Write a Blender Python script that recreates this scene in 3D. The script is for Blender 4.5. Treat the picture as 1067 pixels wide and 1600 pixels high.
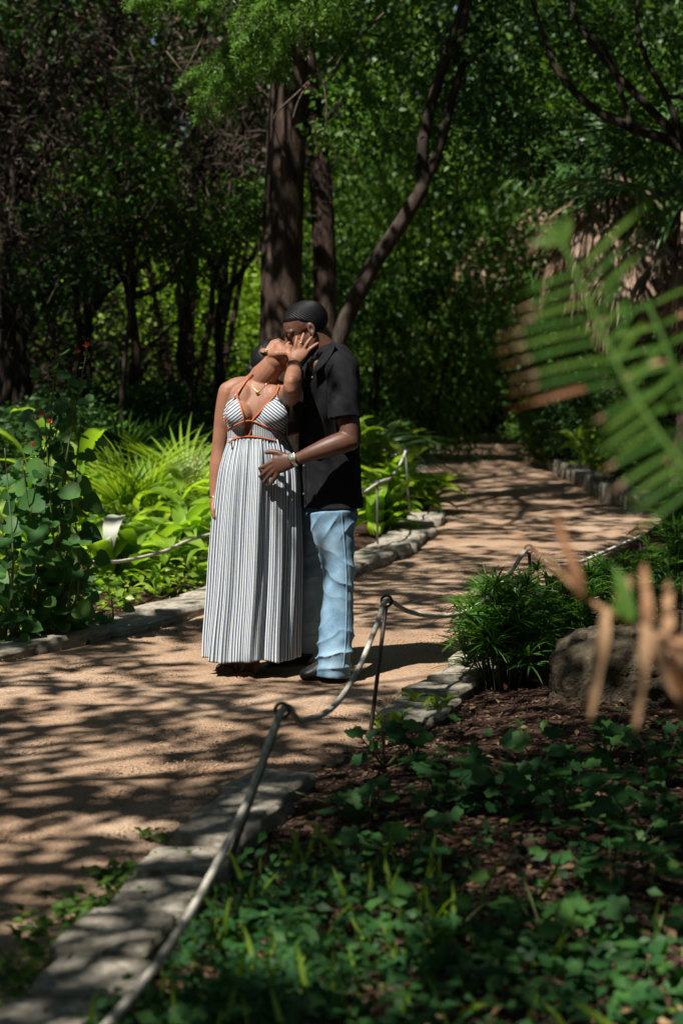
import bpy, bmesh, math, random
import numpy as np
from mathutils import Vector, Matrix
from mathutils.bvhtree import BVHTree

for _o in list(bpy.data.objects):
    bpy.data.objects.remove(_o)
SC = bpy.context.scene
COL = SC.collection
R = math.radians

# ------------------------------------------------------------------ camera
CAM_H, FPX, HORIZON = 1.55, 70.0 / 36.0 * 1600.0, 540.0
PITCH = math.atan((800.0 - HORIZON) / FPX)
cam = bpy.data.cameras.new('camera'); cam_o = bpy.data.objects.new('camera', cam); COL.objects.link(cam_o)
cam_o.location = (0, 0, CAM_H); cam_o.rotation_euler = (math.pi / 2 - PITCH, 0, 0)
cam.sensor_fit = 'VERTICAL'; cam.sensor_height = 36; cam.lens = 70
cam.clip_start = 0.05; cam.clip_end = 800
cam.dof.use_dof = True; cam.dof.focus_distance = 9.15; cam.dof.aperture_fstop = 2.8; cam.dof.aperture_blades = 9
SC.camera = cam_o

# ------------------------------------------------------------------ light
SUN_EL, SUN_AZ = 55.0, 217.0          # azimuth of the sun, degrees clockwise from +Y
sx = math.sin(R(SUN_AZ)) * math.cos(R(SUN_EL)); sy = math.cos(R(SUN_AZ)) * math.cos(R(SUN_EL)); sz = math.sin(R(SUN_EL))
TO_SUN = np.array([sx, sy, sz])
wd = bpy.data.worlds.new('World'); SC.world = wd; wd.use_nodes = True
nt = wd.node_tree; bg = nt.nodes['Background']
sky = nt.nodes.new('ShaderNodeTexSky'); sky.sky_type = 'NISHITA'; sky.sun_disc = False
sky.sun_elevation = R(SUN_EL); sky.sun_rotation = R(SUN_AZ)
nt.links.new(sky.outputs[0], bg.inputs[0]); bg.inputs[1].default_value = 0.052
sun = bpy.data.lights.new('sun', 'SUN'); sun.energy = 5.0; sun.angle = R(0.55); sun.color = (1.0, 0.94, 0.85)
sun_o = bpy.data.objects.new('sun', sun); COL.objects.link(sun_o)
sun_o.rotation_euler = Vector(TO_SUN).to_track_quat('Z', 'Y').to_euler(); sun_o.location = (-8, -12, 25)

vs = SC.view_settings; vs.view_transform = 'Standard'; vs.look = 'None'; vs.exposure = 0.92; vs.gamma = 1.0; vs.use_curve_mapping = False
cy = SC.cycles; cy.max_bounces = 6; cy.diffuse_bounces = 3; cy.glossy_bounces = 2; cy.transmission_bounces = 3
cy.transparent_max_bounces = 4; cy.use_denoising = True; cy.denoiser = 'OPENIMAGEDENOISE'
cy.caustics_reflective = False; cy.caustics_refractive = False; cy.sample_clamp_indirect = 4.0

# ------------------------------------------------------------------ measuring helpers (real ground plane, real depths)
_sp, _cp = math.sin(PITCH), math.cos(PITCH)
def ray(px, py):
    a = (px - 533.5) / FPX; b = (800.0 - py) / FPX
    return np.array([a, _cp + b * _sp, -_sp + b * _cp])
def W(px, py, Y):
    d = ray(px, py); return np.array([0, 0, CAM_H]) + d * (Y / d[1])
def G(px, py, z=0.0):
    d = ray(px, py); return np.array([0, 0, CAM_H]) + d * ((z - CAM_H) / d[2])
def PX(p):
    p = np.asarray(p, float); q = p - np.array([0, 0, CAM_H])
    f = q[..., 1] * _cp - q[..., 2] * _sp; u = q[..., 1] * _sp + q[..., 2] * _cp
    f = np.where(f < 0.05, 0.05, f)
    return 533.5 + FPX * q[..., 0] / f, 800.0 - FPX * u / f

def _hash(ix, iy, iz, seed):
    h = (ix.astype(np.int64) * 73856093) ^ (iy.astype(np.int64) * 19349663) ^ (iz.astype(np.int64) * 83492791) ^ (seed * 2654435761)
    h = (h & 0xffffffff).astype(np.uint64)
    h = (h ^ (h >> np.uint64(15))) * np.uint64(2246822519) & np.uint64(0xffffffff)
    h = (h ^ (h >> np.uint64(13))) * np.uint64(3266489917) & np.uint64(0xffffffff)
    h = h ^ (h >> np.uint64(16))
    return h.astype(np.float64) / 4294967295.0
def vnoise(p, seed=0):
    p = np.asarray(p, float)
    if p.shape[1] == 2: p = np.column_stack([p, np.zeros(len(p))])
    i = np.floor(p).astype(np.int64); f = p - i; f = f * f * (3 - 2 * f)
    x, y, z = i.T; fx, fy, fz = f.T
    def c(a, b, d): return _hash(x + a, y + b, z + d, seed)
    x00 = c(0,0,0) * (1-fx) + c(1,0,0) * fx; x10 = c(0,1,0) * (1-fx) + c(1,1,0) * fx
    x01 = c(0,0,1) * (1-fx) + c(1,0,1) * fx; x11 = c(0,1,1) * (1-fx) + c(1,1,1) * fx
    return (x00 * (1-fy) + x10 * fy) * (1-fz) + (x01 * (1-fy) + x11 * fy) * fz
def fbm(p, seed=0, oct=3):
    p = np.asarray(p, float); s = 0; a = 1; t = 0
    for k in range(oct):
        s = s + a * vnoise(p * 2 ** k, seed + k); t += a; a *= 0.5
    return s / t
def unit(v):
    v = np.asarray(v, float); n = np.linalg.norm(v, axis=-1, keepdims=True); return v / np.where(n < 1e-9, 1, n)
def catmull(P, n):
    """resample control rows P (k,m) to n rows, smooth"""
    P = np.asarray(P, float); k = len(P)
    if k == 2: t = np.linspace(0, 1, n)[:, None]; return P[0] * (1 - t) + P[1] * t
    Q = np.vstack([2 * P[0] - P[1], P, 2 * P[-1] - P[-2]])
    u = np.linspace(0, k - 1 - 1e-9, n); i = u.astype(int); t = (u - i)[:, None]
    a, b, c, d = Q[i], Q[i + 1], Q[i + 2], Q[i + 3]
    return 0.5 * ((2 * b) + (c - a) * t + (2 * a - 5 * b + 4 * c - d) * t ** 2 + (3 * b - a - 3 * c + d) * t ** 3)

# ------------------------------------------------------------------ meshes and objects
class MB:
    """collects pieces of ONE mesh"""
    def __init__(s): s.v = []; s.q = []; s.t = []; s.n = 0
    def add(s, v, f):
        v = np.asarray(v, float); f = np.asarray(f, np.int64) + s.n
        if len(f):
            (s.q if f.shape[1] == 4 else s.t).append(f)
        s.v.append(v); s.n += len(v)
    def mesh(s, name, smooth=True):
        v = np.vstack(s.v); polys = []; me = bpy.data.meshes.new(name)
        q = np.vstack(s.q) if s.q else np.zeros((0, 4), int); t = np.vstack(s.t) if s.t else np.zeros((0, 3), int)
        me.vertices.add(len(v)); me.vertices.foreach_set('co', v.ravel())
        nl = q.size + t.size; me.loops.add(nl)
        me.loops.foreach_set('vertex_index', np.concatenate([q.ravel(), t.ravel()]).astype(np.int32))
        me.polygons.add(len(q) + len(t))
        st = np.concatenate([np.arange(len(q)) * 4, q.size + np.arange(len(t)) * 3]).astype(np.int32)
        me.polygons.foreach_set('loop_start', st)
        me.update(calc_edges=True); me.validate()
        if smooth: me.polygons.foreach_set('use_smooth', np.ones(len(me.polygons), bool))
        return me

def link(name, me, m=None, parent=None, loc=None, rot=None, scale=None):
    o = bpy.data.objects.new(name, me); COL.objects.link(o)
    if m is not None and me is not None and not me.materials: me.materials.append(m)
    if parent is not None: o.parent = parent
    if loc is not None: o.location = loc
    if rot is not None: o.rotation_euler = rot
    if scale is not None: o.scale = scale if hasattr(scale, '__len__') else (scale,) * 3
    return o
def tag(o, label=None, cat=None, group=None, kind=None):
    if label: o['label'] = label
    if cat: o['category'] = cat
    if group: o['group'] = group
    if kind: o['kind'] = kind
    return o
def empty(name, loc, rz=0, **k):
    o = bpy.data.objects.new(name, None); COL.objects.link(o); o.location = tuple(loc); o.rotation_euler = (0, 0, rz)
    o.empty_display_size = 0.1
    return tag(o, **k)
def part(name, mb, m, root, smooth=True):
    """mesh given in world coordinates, becomes a child of root (unrotated)"""
    me = mb.mesh(name, smooth) if isinstance(mb, MB) else mb
    b = np.array(root_loc(root)); n = len(me.vertices); c = np.empty(n * 3); me.vertices.foreach_get('co', c)
    me.vertices.foreach_set('co', (c.reshape(-1, 3) - b).ravel()); me.update()
    return link(name, me, m, root)
def root_loc(o):
    p = Vector((0, 0, 0))
    while o is not None: p = p + o.location; o = o.parent
    return tuple(p)
def copy_tree(o, parent=None):
    c = o.copy(); COL.objects.link(c); c.parent = parent
    for ch in o.children: copy_tree(ch, c)
    return c

def frames(P, hint=None):
    P = np.asarray(P, float); T = np.gradient(P, axis=0); T = unit(T)
    if hint is None:
        h = np.array([0, 0, 1.0]) if abs(T[0][2]) < 0.9 else np.array([1.0, 0, 0])
    else: h = np.asarray(hint, float)
    A = np.zeros_like(P)
    for i in range(len(P)):
        a = h - T[i] * np.dot(h, T[i]); nn = np.linalg.norm(a)
        a = a / nn if nn > 1e-6 else np.array([1.0, 0, 0])
        A[i] = a
        if hint is None: h = a
    return T, A, np.cross(T, A)
def tube(P, ra, rb=None, n=8, hint=None, caps=True, round_caps=False):
    P = np.asarray(P, float); k = len(P)
    ra = np.broadcast_to(np.asarray(ra, float), (k,)).copy(); rb = ra.copy() if rb is None else np.broadcast_to(np.asarray(rb, float), (k,)).copy()
    if round_caps:
        T = unit(np.gradient(P, axis=0)); ex = []
        for end in (0, -1):
            d = -T[0] if end == 0 else T[-1]; r = min(ra[end], rb[end]); ps = []; s_ = []
            for a in (0.5, 0.82, 0.97):
                ps.append(P[end] + d * r * a); s_.append(math.sqrt(1 - a * a))
            ex.append((ps, s_))
        P = np.vstack([ex[0][0][::-1], P, ex[1][0]])
        ra = np.concatenate([np.array(ex[0][1][::-1]) * ra[0], ra, np.array(ex[1][1]) * ra[-1]])
        rb = np.concatenate([np.array(ex[0][1][::-1]) * rb[0], rb, np.array(ex[1][1]) * rb[-1]])
        k = len(P)
    T, A, B = frames(P, hint)
    th = np.arange(n) / n * 2 * math.pi
    V = P[:, None] + A[:, None] * (ra[:, None] * np.cos(th))[..., None] + B[:, None] * (rb[:, None] * np.sin(th))[..., None]
    i = np.arange(k - 1)[:, None] * n; j = np.arange(n)[None]; j2 = (j + 1) % n
    F = np.stack([i + j, i + j2, i + n + j2, i + n + j], -1).reshape(-1, 4)
    V = V.reshape(-1, 3)
    return V, F, (k, n)
def add_tube(mb, P, ra, rb=None, n=8, hint=None, caps=True, round_caps=False):
    V, F, (k, n) = tube(P, ra, rb, n, hint, caps, round_caps)
    if caps:
        c0 = V[:n].mean(0); c1 = V[-n:].mean(0); b = len(V)
        V = np.vstack([V, c0, c1]); j = np.arange(n); j2 = (j + 1) % n
        f = np.vstack([np.column_stack([np.full(n, b), j2, j]), np.column_stack([np.full(n, b + 1), (k - 1) * n + j, (k - 1) * n + j2])])
        base = mb.n; mb.add(V, F); mb.t.append(f + base)
    else: mb.add(V, F)
def add_ell(mb, c, r, M=None, nu=20, nv=12):
    u = np.arange(nu) / nu * 2 * math.pi; v = (np.arange(nv) + 0.5) / nv * math.pi
    uu, vv = np.meshgrid(u, v)
    p = np.stack([np.sin(vv) * np.cos(uu), np.sin(vv) * np.sin(uu), np.cos(vv)], -1).reshape(-1, 3)
    p = np.vstack([p, [0, 0, 1], [0, 0, -1]]) * np.asarray(r, float)
    if M is not None: p = p @ np.asarray(M, float).T
    p = p + np.asarray(c, float)
    i = np.arange(nv - 1)[:, None] * nu; j = np.arange(nu)[None]; j2 = (j + 1) % nu
    F = np.stack([i + j, i + nu + j, i + nu + j2, i + j2], -1).reshape(-1, 4)
    b = nu * nv; jj = np.arange(nu); jn = (jj + 1) % nu
    t = np.vstack([np.column_stack([np.full(nu, b), jj, jn]), np.column_stack([np.full(nu, b + 1), (nv - 1) * nu + jn, (nv - 1) * nu + jj])])
    base = mb.n; mb.add(p, F); mb.t.append(t + base)
def add_box(mb, c, size, M=None):
    s = np.array([[x, y, z] for x in (-.5, .5) for y in (-.5, .5) for z in (-.5, .5)]) * np.asarray(size, float)
    if M is not None: s = s @ np.asarray(M, float).T
    mb.add(s + np.asarray(c, float), [[0,1,3,2],[4,6,7,5],[0,4,5,1],[2,3,7,6],[0,2,6,4],[1,5,7,3]])
def add_grid(mb, V, closed=False):
    """V: (rows, cols, 3)"""
    r, c = V.shape[:2]; cc = c if closed else c - 1
    i = np.arange(r - 1)[:, None] * c; j = np.arange(cc)[None]; j2 = (j + 1) % c
    F = np.stack([i + j, i + j2, i + c + j2, i + c + j], -1).reshape(-1, 4)
    mb.add(V.reshape(-1, 3), F)

# ------------------------------------------------------------------ materials
def new_mat(name):
    m = bpy.data.materials.new(name); m.use_nodes = True; t = m.node_tree
    return m, t, t.nodes['Principled BSDF'], t.nodes['Material Output']
def ramp(t, cols, pos=None):
    n = t.nodes.new('ShaderNodeValToRGB'); e = n.color_ramp.elements
    pos = pos or [i / (len(cols) - 1) for i in range(len(cols))]
    while len(e) < len(cols): e.new(0.5)
    for i, (c, p) in enumerate(zip(cols, pos)): e[i].position = p; e[i].color = (*c[:3], 1)
    return n
def noise_node(t, scale, detail=4, rough=0.55, vec=None):
    n = t.nodes.new('ShaderNodeTexNoise'); n.inputs['Scale'].default_value = scale; n.inputs['Detail'].default_value = detail; n.inputs['Roughness'].default_value = rough
    if vec is not None: t.links.new(vec, n.inputs['Vector'])
    return n
def pmat(name, cols, scale=5, rough=0.85, bump=0.3, bscale=60, spec=0.3, dist=0.01, stretch=None, pos=None, detail=6):
    m, t, b, o = new_mat(name); tc = t.nodes.new('ShaderNodeTexCoord'); vec = tc.outputs['Object']
    if stretch:
        mp = t.nodes.new('ShaderNodeMapping'); mp.inputs['Scale'].default_value = stretch; t.links.new(vec, mp.inputs[0]); vec = mp.outputs[0]
    n = noise_node(t, scale, detail, 0.65, vec); r = ramp(t, cols, pos or [0.3 + 0.4 * i / max(1, len(cols) - 1) for i in range(len(cols))])
    t.links.new(n.outputs[0], r.inputs[0]); t.links.new(r.outputs[0], b.inputs['Base Color'])
    b.inputs['Roughness'].default_value = rough; b.inputs['Specular IOR Level'].default_value = spec
    if bump:
        n2 = noise_node(t, bscale, 5, 0.6, vec); bp = t.nodes.new('ShaderNodeBump'); bp.inputs['Strength'].default_value = bump; bp.inputs['Distance'].default_value = dist
        t.links.new(n2.outputs[0], bp.inputs['Height']); t.links.new(bp.outputs[0], b.inputs['Normal'])
    return m
def leafmat(name, cols, trans=0.35, rough=0.4, tcol=None, spec=0.5, blotch=0.25):
    m, t, b, o = new_mat(name); ge = t.nodes.new('ShaderNodeNewGeometry'); oi = t.nodes.new('ShaderNodeObjectInfo')
    ad = t.nodes.new('ShaderNodeMath'); ad.operation = 'ADD'; fr = t.nodes.new('ShaderNodeMath'); fr.operation = 'FRACT'
    t.links.new(ge.outputs['Random Per Island'], ad.inputs[0]); t.links.new(oi.outputs['Random'], ad.inputs[1]); t.links.new(ad.outputs[0], fr.inputs[0])
    tc = t.nodes.new('ShaderNodeTexCoord'); n = noise_node(t, 14, 4, 0.6, tc.outputs['Object'])
    mx = t.nodes.new('ShaderNodeMath'); mx.operation = 'MULTIPLY_ADD'; mx.inputs[1].default_value = blotch * 2; mx.inputs[2].default_value = -blotch
    t.links.new(n.outputs[0], mx.inputs[0]); a2 = t.nodes.new('ShaderNodeMath'); a2.operation = 'ADD'; a2.use_clamp = True
    t.links.new(fr.outputs[0], a2.inputs[0]); t.links.new(mx.outputs[0], a2.inputs[1])
    r = ramp(t, cols); t.links.new(a2.outputs[0], r.inputs[0]); t.links.new(r.outputs[0], b.inputs['Base Color'])
    b.inputs['Roughness'].default_value = rough; b.inputs['Specular IOR Level'].default_value = spec
    tr = t.nodes.new('ShaderNodeBsdfTranslucent'); hs = t.nodes.new('ShaderNodeMix'); hs.data_type = 'RGBA'; hs.blend_type = 'MULTIPLY'; hs.inputs[0].default_value = 1
    t.links.new(r.outputs[0], hs.inputs[6]); hs.inputs[7].default_value = (*(tcol or (2.0, 1.9, 0.7)), 1); t.links.new(hs.outputs[2], tr.inputs[0])
    ms = t.nodes.new('ShaderNodeMixShader'); ms.inputs[0].default_value = trans
    t.links.new(b.outputs[0], ms.inputs[1]); t.links.new(tr.outputs[0], ms.inputs[2]); t.links.new(ms.outputs[0], o.inputs[0])
    return m

M = {}
M['bark'] = pmat('bark', [(0.016,0.011,0.009),(0.05,0.034,0.026),(0.11,0.08,0.062)], 9, 0.95, 0.9, 30, 0.15, 0.03, (1.6,1.6,0.35))
M['bark_dark'] = pmat('bark_dark', [(0.012,0.01,0.009),(0.034,0.026,0.021),(0.065,0.05,0.04)], 8, 0.95, 0.8, 35, 0.15, 0.02, (1.5,1.5,0.4))
M['deadwood'] = pmat('deadwood', [(0.035,0.025,0.019),(0.085,0.063,0.05),(0.17,0.13,0.1)], 4, 0.9, 0.4, 40, 0.2, 0.01)
M['stem'] = pmat('stem', [(0.05,0.075,0.02),(0.1,0.12,0.04)], 8, 0.6, 0.1, 40, 0.3)
M['stem_bright'] = pmat('stem_bright', [(0.1,0.16,0.03),(0.16,0.22,0.05)], 8, 0.6, 0.1, 40, 0.3)
M['mulch'] = pmat('mulch', [(0.022,0.013,0.009),(0.07,0.04,0.028),(0.15,0.095,0.07)], 26, 0.95, 1.0, 90, 0.1, 0.03)
M['limestone'] = pmat('limestone', [(0.13,0.112,0.085),(0.32,0.29,0.235),(0.5,0.465,0.4)], 6, 0.9, 0.8, 40, 0.2, 0.015)
M['boulder'] = pmat('boulder', [(0.03,0.025,0.018),(0.1,0.082,0.055),(0.2,0.165,0.115)], 9, 0.95, 0.9, 28, 0.15, 0.03)
M['iron'] = pmat('iron', [(0.02,0.02,0.02),(0.045,0.043,0.042),(0.08,0.06,0.05)], 30, 0.5, 0.2, 120, 0.5, 0.003)
M['pebble'] = pmat('pebble', [(0.16,0.1,0.06),(0.33,0.22,0.14),(0.46,0.35,0.25)], 60, 0.9, 0.0)
M['chip'] = pmat('chip', [(0.03,0.017,0.012),(0.09,0.05,0.034),(0.2,0.13,0.09)], 18, 0.95, 0.3, 90)
M['canopy'] = leafmat('canopy_leaf', [(0.02,0.055,0.008),(0.04,0.1,0.014),(0.07,0.14,0.02)], 0.22, 0.5)
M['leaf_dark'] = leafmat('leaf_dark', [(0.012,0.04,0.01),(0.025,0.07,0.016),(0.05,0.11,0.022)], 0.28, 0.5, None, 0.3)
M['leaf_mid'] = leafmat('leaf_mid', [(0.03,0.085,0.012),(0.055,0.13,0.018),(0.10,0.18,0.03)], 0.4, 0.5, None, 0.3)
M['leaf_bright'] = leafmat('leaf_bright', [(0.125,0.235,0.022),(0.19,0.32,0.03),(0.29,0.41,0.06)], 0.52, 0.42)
M['leaf_ginger'] = leafmat('leaf_ginger', [(0.12,0.24,0.022),(0.18,0.32,0.032),(0.26,0.4,0.055)], 0.52, 0.36)
M['leaf_blue'] = leafmat('leaf_blue', [(0.028,0.09,0.028),(0.05,0.135,0.034),(0.085,0.19,0.04)], 0.36, 0.5, (1.6,1.9,0.8), 0.25, 0.5)
M['leaf_vine'] = leafmat('leaf_vine', [(0.014,0.055,0.018),(0.024,0.085,0.022),(0.042,0.12,0.024)], 0.32, 0.55, (1.6,1.9,0.7), 0.25, 0.45)
M['leaf_sedge'] = leafmat('leaf_sedge', [(0.03,0.1,0.02),(0.055,0.15,0.024),(0.09,0.2,0.03)], 0.32, 0.38)
M['leaf_cypress'] = leafmat('leaf_cypress', [(0.07,0.16,0.03),(0.11,0.22,0.04),(0.16,0.28,0.06)], 0.42, 0.5)
M['palm'] = leafmat('palm_leaf', [(0.035,0.095,0.03),(0.055,0.13,0.04),(0.085,0.16,0.05)], 0.3, 0.33)
M['palm_dead'] = leafmat('palm_dead', [(0.14,0.08,0.05),(0.26,0.17,0.11),(0.38,0.28,0.2)], 0.25, 0.6, (1.2,1.0,0.8))
M['frond_green'] = leafmat('frond_green', [(0.035,0.1,0.016),(0.06,0.14,0.02),(0.1,0.18,0.028)], 0.42, 0.55, None, 0.2)
M['frond_brown'] = leafmat('frond_brown', [(0.2,0.09,0.045),(0.36,0.19,0.1),(0.52,0.34,0.2)], 0.3, 0.7, (1.2,1.0,0.8), 0.2, 0.6)
M['frond_tip'] = leafmat('frond_tip', [(0.3,0.2,0.11),(0.4,0.3,0.19)], 0.35, 0.7, (1.2,1.0,0.8), 0.2)
M['pale_leaf'] = leafmat('pale_leaf', [(0.42,0.43,0.36),(0.5,0.5,0.43)], 0.35, 0.6, (1.1,1.1,0.9))
M['flower_red'] = leafmat('flower_red', [(0.5,0.02,0.03),(0.65,0.05,0.05)], 0.3, 0.5, (1.2,0.8,0.8))
M['flower_cream'] = leafmat('flower_cream', [(0.3,0.28,0.1),(0.42,0.38,0.16)], 0.3, 0.6, (1.2,1.1,0.8))
M['litter'] = leafmat('litter_leaf', [(0.09,0.05,0.025),(0.2,0.12,0.06),(0.3,0.2,0.1)], 0.15, 0.7, (1.2,1,0.8))

def gravel_mat():
    m, t, b, o = new_mat('decomposed_granite'); tc = t.nodes.new('ShaderNodeTexCoord'); v = tc.outputs['Object']
    n1 = noise_node(t, 1.1, 5, 0.6, v); n2 = noise_node(t, 95, 6, 0.85, v); vo = t.nodes.new('ShaderNodeTexVoronoi'); vo.inputs['Scale'].default_value = 75; t.links.new(v, vo.inputs['Vector'])
    r1 = ramp(t, [(0.22,0.142,0.093),(0.335,0.228,0.153),(0.42,0.31,0.225)], [0.3, 0.5, 0.72]); t.links.new(n1.outputs[0], r1.inputs[0])
    r2 = ramp(t, [(0.22,0.2,0.18),(1,1,1),(1.55,1.5,1.45)], [0.32, 0.52, 0.72]); t.links.new(n2.outputs[0], r2.inputs[0])
    mx = t.nodes.new('ShaderNodeMix'); mx.data_type = 'RGBA'; mx.blend_type = 'MULTIPLY'; mx.inputs[0].default_value = 0.85
    t.links.new(r1.outputs[0], mx.inputs[6]); t.links.new(r2.outputs[0], mx.inputs[7]); t.links.new(mx.outputs[2], b.inputs['Base Color'])
    b.inputs['Roughness'].default_value = 0.95; b.inputs['Specular IOR Level'].default_value = 0.15
    n3 = noise_node(t, 18, 5, 0.65, v)
    a = t.nodes.new('ShaderNodeMath'); a.operation = 'MULTIPLY_ADD'; a.inputs[1].default_value = -0.35; t.links.new(vo.outputs['Distance'], a.inputs[0]); t.links.new(n3.outputs[0], a.inputs[2])
    bp = t.nodes.new('ShaderNodeBump'); bp.inputs['Strength'].default_value = 0.8; bp.inputs['Distance'].default_value = 0.014
    t.links.new(a.outputs[0], bp.inputs['Height']); t.links.new(bp.outputs[0], b.inputs['Normal'])
    return m
M['path'] = gravel_mat()
# ================================================================== SETTING
rng = np.random.default_rng(7)
def poly_dist(P, poly):
    """signed distance (inside positive) of points P (N,2) to a closed polygon"""
    poly = np.asarray(poly, float); n = len(poly); d = np.full(len(P), 1e9); ins = np.zeros(len(P), bool)
    for i in range(n):
        a = poly[i]; b = poly[(i + 1) % n]; ab = b - a
        t = np.clip(((P - a) @ ab) / max(ab @ ab, 1e-9), 0, 1); q = a + t[:, None] * ab
        d = np.minimum(d, np.hypot(*(P - q).T))
        c = (a[1] > P[:, 1]) != (b[1] > P[:, 1])
        with np.errstate(divide='ignore', invalid='ignore'):
            xi = a[0] + (P[:, 1] - a[1]) / (b[1] - a[1] if b[1] != a[1] else 1e-9) * (b[0] - a[0])
        ins ^= c & (P[:, 0] < xi)
    return np.where(ins, d, -d)
RIGHT_EDGE = [(60,1562),(130,1480),(205,1400),(262,1335),(318,1288),(365,1245),(440,1216),(520,1185),(590,1115),(690,1062),(760,985),(850,905),(960,850),(1030,815)]
FAR_RIGHT = [(958,790),(905,762),(850,728),(824,706)]
FAR_LEFT = [(640,696),(636,730),(660,775),(690,812)]
LEFT_EDGE = [(690,818),(672,842),(640,868),(600,886),(548,902),(430,925),(322,960),(210,990),(100,1016),(0,1034)]
pp = [G(*p)[:2] for p in RIGHT_EDGE] + [np.array([3.4, 16.5]), np.array([3.6, 19.0])] + [G(*p)[:2] for p in FAR_RIGHT]
pp += [np.array([3.2, 34.0]), np.array([0.6, 34.5])] + [G(*p)[:2] for p in FAR_LEFT + LEFT_EDGE] + [np.array([-3.2, 9.0]), np.array([-4.5, 8.5]), np.array([-4.5, -3.0]), np.array([-2.6, -3.0]), np.array([-2.1, 1.5])]
PATH = np.array(pp)
def gz(P):
    P = np.asarray(P, float)[..., :2]; sh = P.shape[:-1]; P = P.reshape(-1, 2)
    d = poly_dist(P, PATH); bank = np.clip((-d - 0.15) * 0.12, 0, 0.06)
    return (bank - 0.012 + 0.03 * (fbm(P * 1.7, 3) - 0.5) * np.clip(-d * 3, 0, 1)).reshape(sh)

def build_ground():
    mb = MB()
    xs = np.concatenate([[-300, -120, -60, -30, -16, -10], np.arange(-7, 7.01, 0.12), [10, 16, 30, 60, 120, 300]])
    ys = np.concatenate([[-200, -80, -30, -12, -4], np.arange(0, 22, 0.12), np.arange(22, 42, 0.5), [46, 54, 70, 100, 200, 500]])
    X, Y = np.meshgrid(xs, ys); P = np.stack([X, Y], -1); Z = gz(P)
    add_grid(mb, np.dstack([X, Y, Z]))
    tag(link('ground', mb.mesh('ground'), M['mulch']), 'dark brown mulched garden bed and forest floor', kind='structure')
    mb = MB(); st = 0.07
    xs = np.arange(-4.6, 3.9, st); ys = np.concatenate([np.arange(-3, 3, 0.3), np.arange(3, 20, st), np.arange(20, 35, 0.2)])
    X, Y = np.meshgrid(xs, ys); P = np.stack([X.ravel(), Y.ravel()], 1); d = poly_dist(P, PATH)
    d = d + 0.07 * (fbm(P * 5, 11) - 0.5)
    z = np.clip(d * 0.22, -0.05, 0.014) + 0.013 * (fbm(P * 2.3, 5) - 0.5) + 0.012 * (fbm(P * 6, 8) - 0.5) - 0.010 * np.clip(fbm(P * 3.4, 18, 2) - .58, 0, 1) * 4
    Z = z.reshape(X.shape); keep = (d > -0.22).reshape(X.shape)
    r, c = X.shape; idx = np.arange(r * c).reshape(r, c)
    k = keep[:-1, :-1] & keep[1:, :-1] & keep[:-1, 1:] & keep[1:, 1:]
    F = np.stack([idx[:-1, :-1][k], idx[:-1, 1:][k], idx[1:, 1:][k], idx[1:, :-1][k]], -1)
    used = np.unique(F); mp = np.full(r * c, -1); mp[used] = np.arange(len(used))
    mb.add(np.column_stack([P, Z.ravel()])[used], mp[F])
    tag(link('path', mb.mesh('path'), M['path']), 'tan decomposed granite garden path curving away between stone kerbs', kind='structure')
build_ground()

def stone_mesh(seed, nx=7, ny=4, nz=3, rough=0.05):
    """an uneven rounded block, unit size, standing on z=0"""
    bm = bmesh.new(); bmesh.ops.create_cube(bm, size=1.0)
    bmesh.ops.subdivide_edges(bm, edges=bm.edges[:], cuts=3, use_grid_fill=True)
    for v in bm.verts:
        p = np.array(v.co); q = np.clip(p, -0.455, 0.455); dd = p - q; n = np.linalg.norm(dd)
        if n > 1e-6: p = q + dd / n * 0.045 * min(1, n / 0.045)
        v.co = p
    me = bpy.data.meshes.new('stone'); bm.to_mesh(me); bm.free()
    c = np.empty(len(me.vertices) * 3); me.vertices.foreach_get('co', c); c = c.reshape(-1, 3)
    n = np.column_stack([fbm(c * 2.6 + k * 17, seed + k * 5, 3) - 0.5 for k in range(3)])
    c = c + n * np.array([0.12, 0.16, 0.18]); c[:, 2] += 0.5
    me.vertices.foreach_set('co', c.ravel()); me.polygons.foreach_set('use_smooth', np.ones(len(me.polygons), bool)); me.update()
    me.materials.append(M['limestone']); return me
STONES = [stone_mesh(40 + 9 * k) for k in range(6)]
def kerb(pixels, width, height, length, label, side=1, seed=0, zb=-0.05, jitter=0.12):
    rg = random.Random(seed)
    P = np.array([G(*p)[:2] if len(p) == 2 else p[:2] for p in pixels]); P = catmull(P, 80)
    s = np.concatenate([[0], np.cumsum(np.hypot(*np.diff(P, axis=0).T))])
    root = empty('stone_kerb', (P[0][0], P[0][1], 0), label=label, kind='structure')
    t = 0
    while t < s[-1] - 0.08:
        L = length * rg.uniform(0.75, 1.3); L = min(L, s[-1] - t)
        a = np.array([np.interp(t, s, P[:, k]) for k in (0, 1)]); b = np.array([np.interp(t + L, s, P[:, k]) for k in (0, 1)])
        d = b - a; ang = math.atan2(d[1], d[0]); n = np.array([-d[1], d[0]]) / max(np.hypot(*d), 1e-6) * side
        w = width * rg.uniform(0.85, 1.15); c = (a + b) / 2 + n * (w / 2 + rg.uniform(-0.035, 0.035))
        o = link('stone', STONES[rg.randrange(6)], None, root, (c[0] - P[0][0], c[1] - P[0][1], zb + rg.uniform(-0.012, 0.012)),
                 (rg.uniform(-.04, .04), rg.uniform(-.03, .03), rg.uniform(-.06, .06) + ang + (math.pi if rg.random() < 0.5 else 0)), ((np.hypot(*d) - 0.004), w, height * rg.uniform(0.82, 1.12)))
        t += L + 0.024
    return root
kerb([(-40,1665),(60,1562),(130,1480),(205,1400),(262,1335),(318,1288),(365,1245),(420,1222)], 0.225, 0.11, 0.34, 'row of flat limestone kerb stones along the near right edge of the path', -1, 3)
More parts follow.
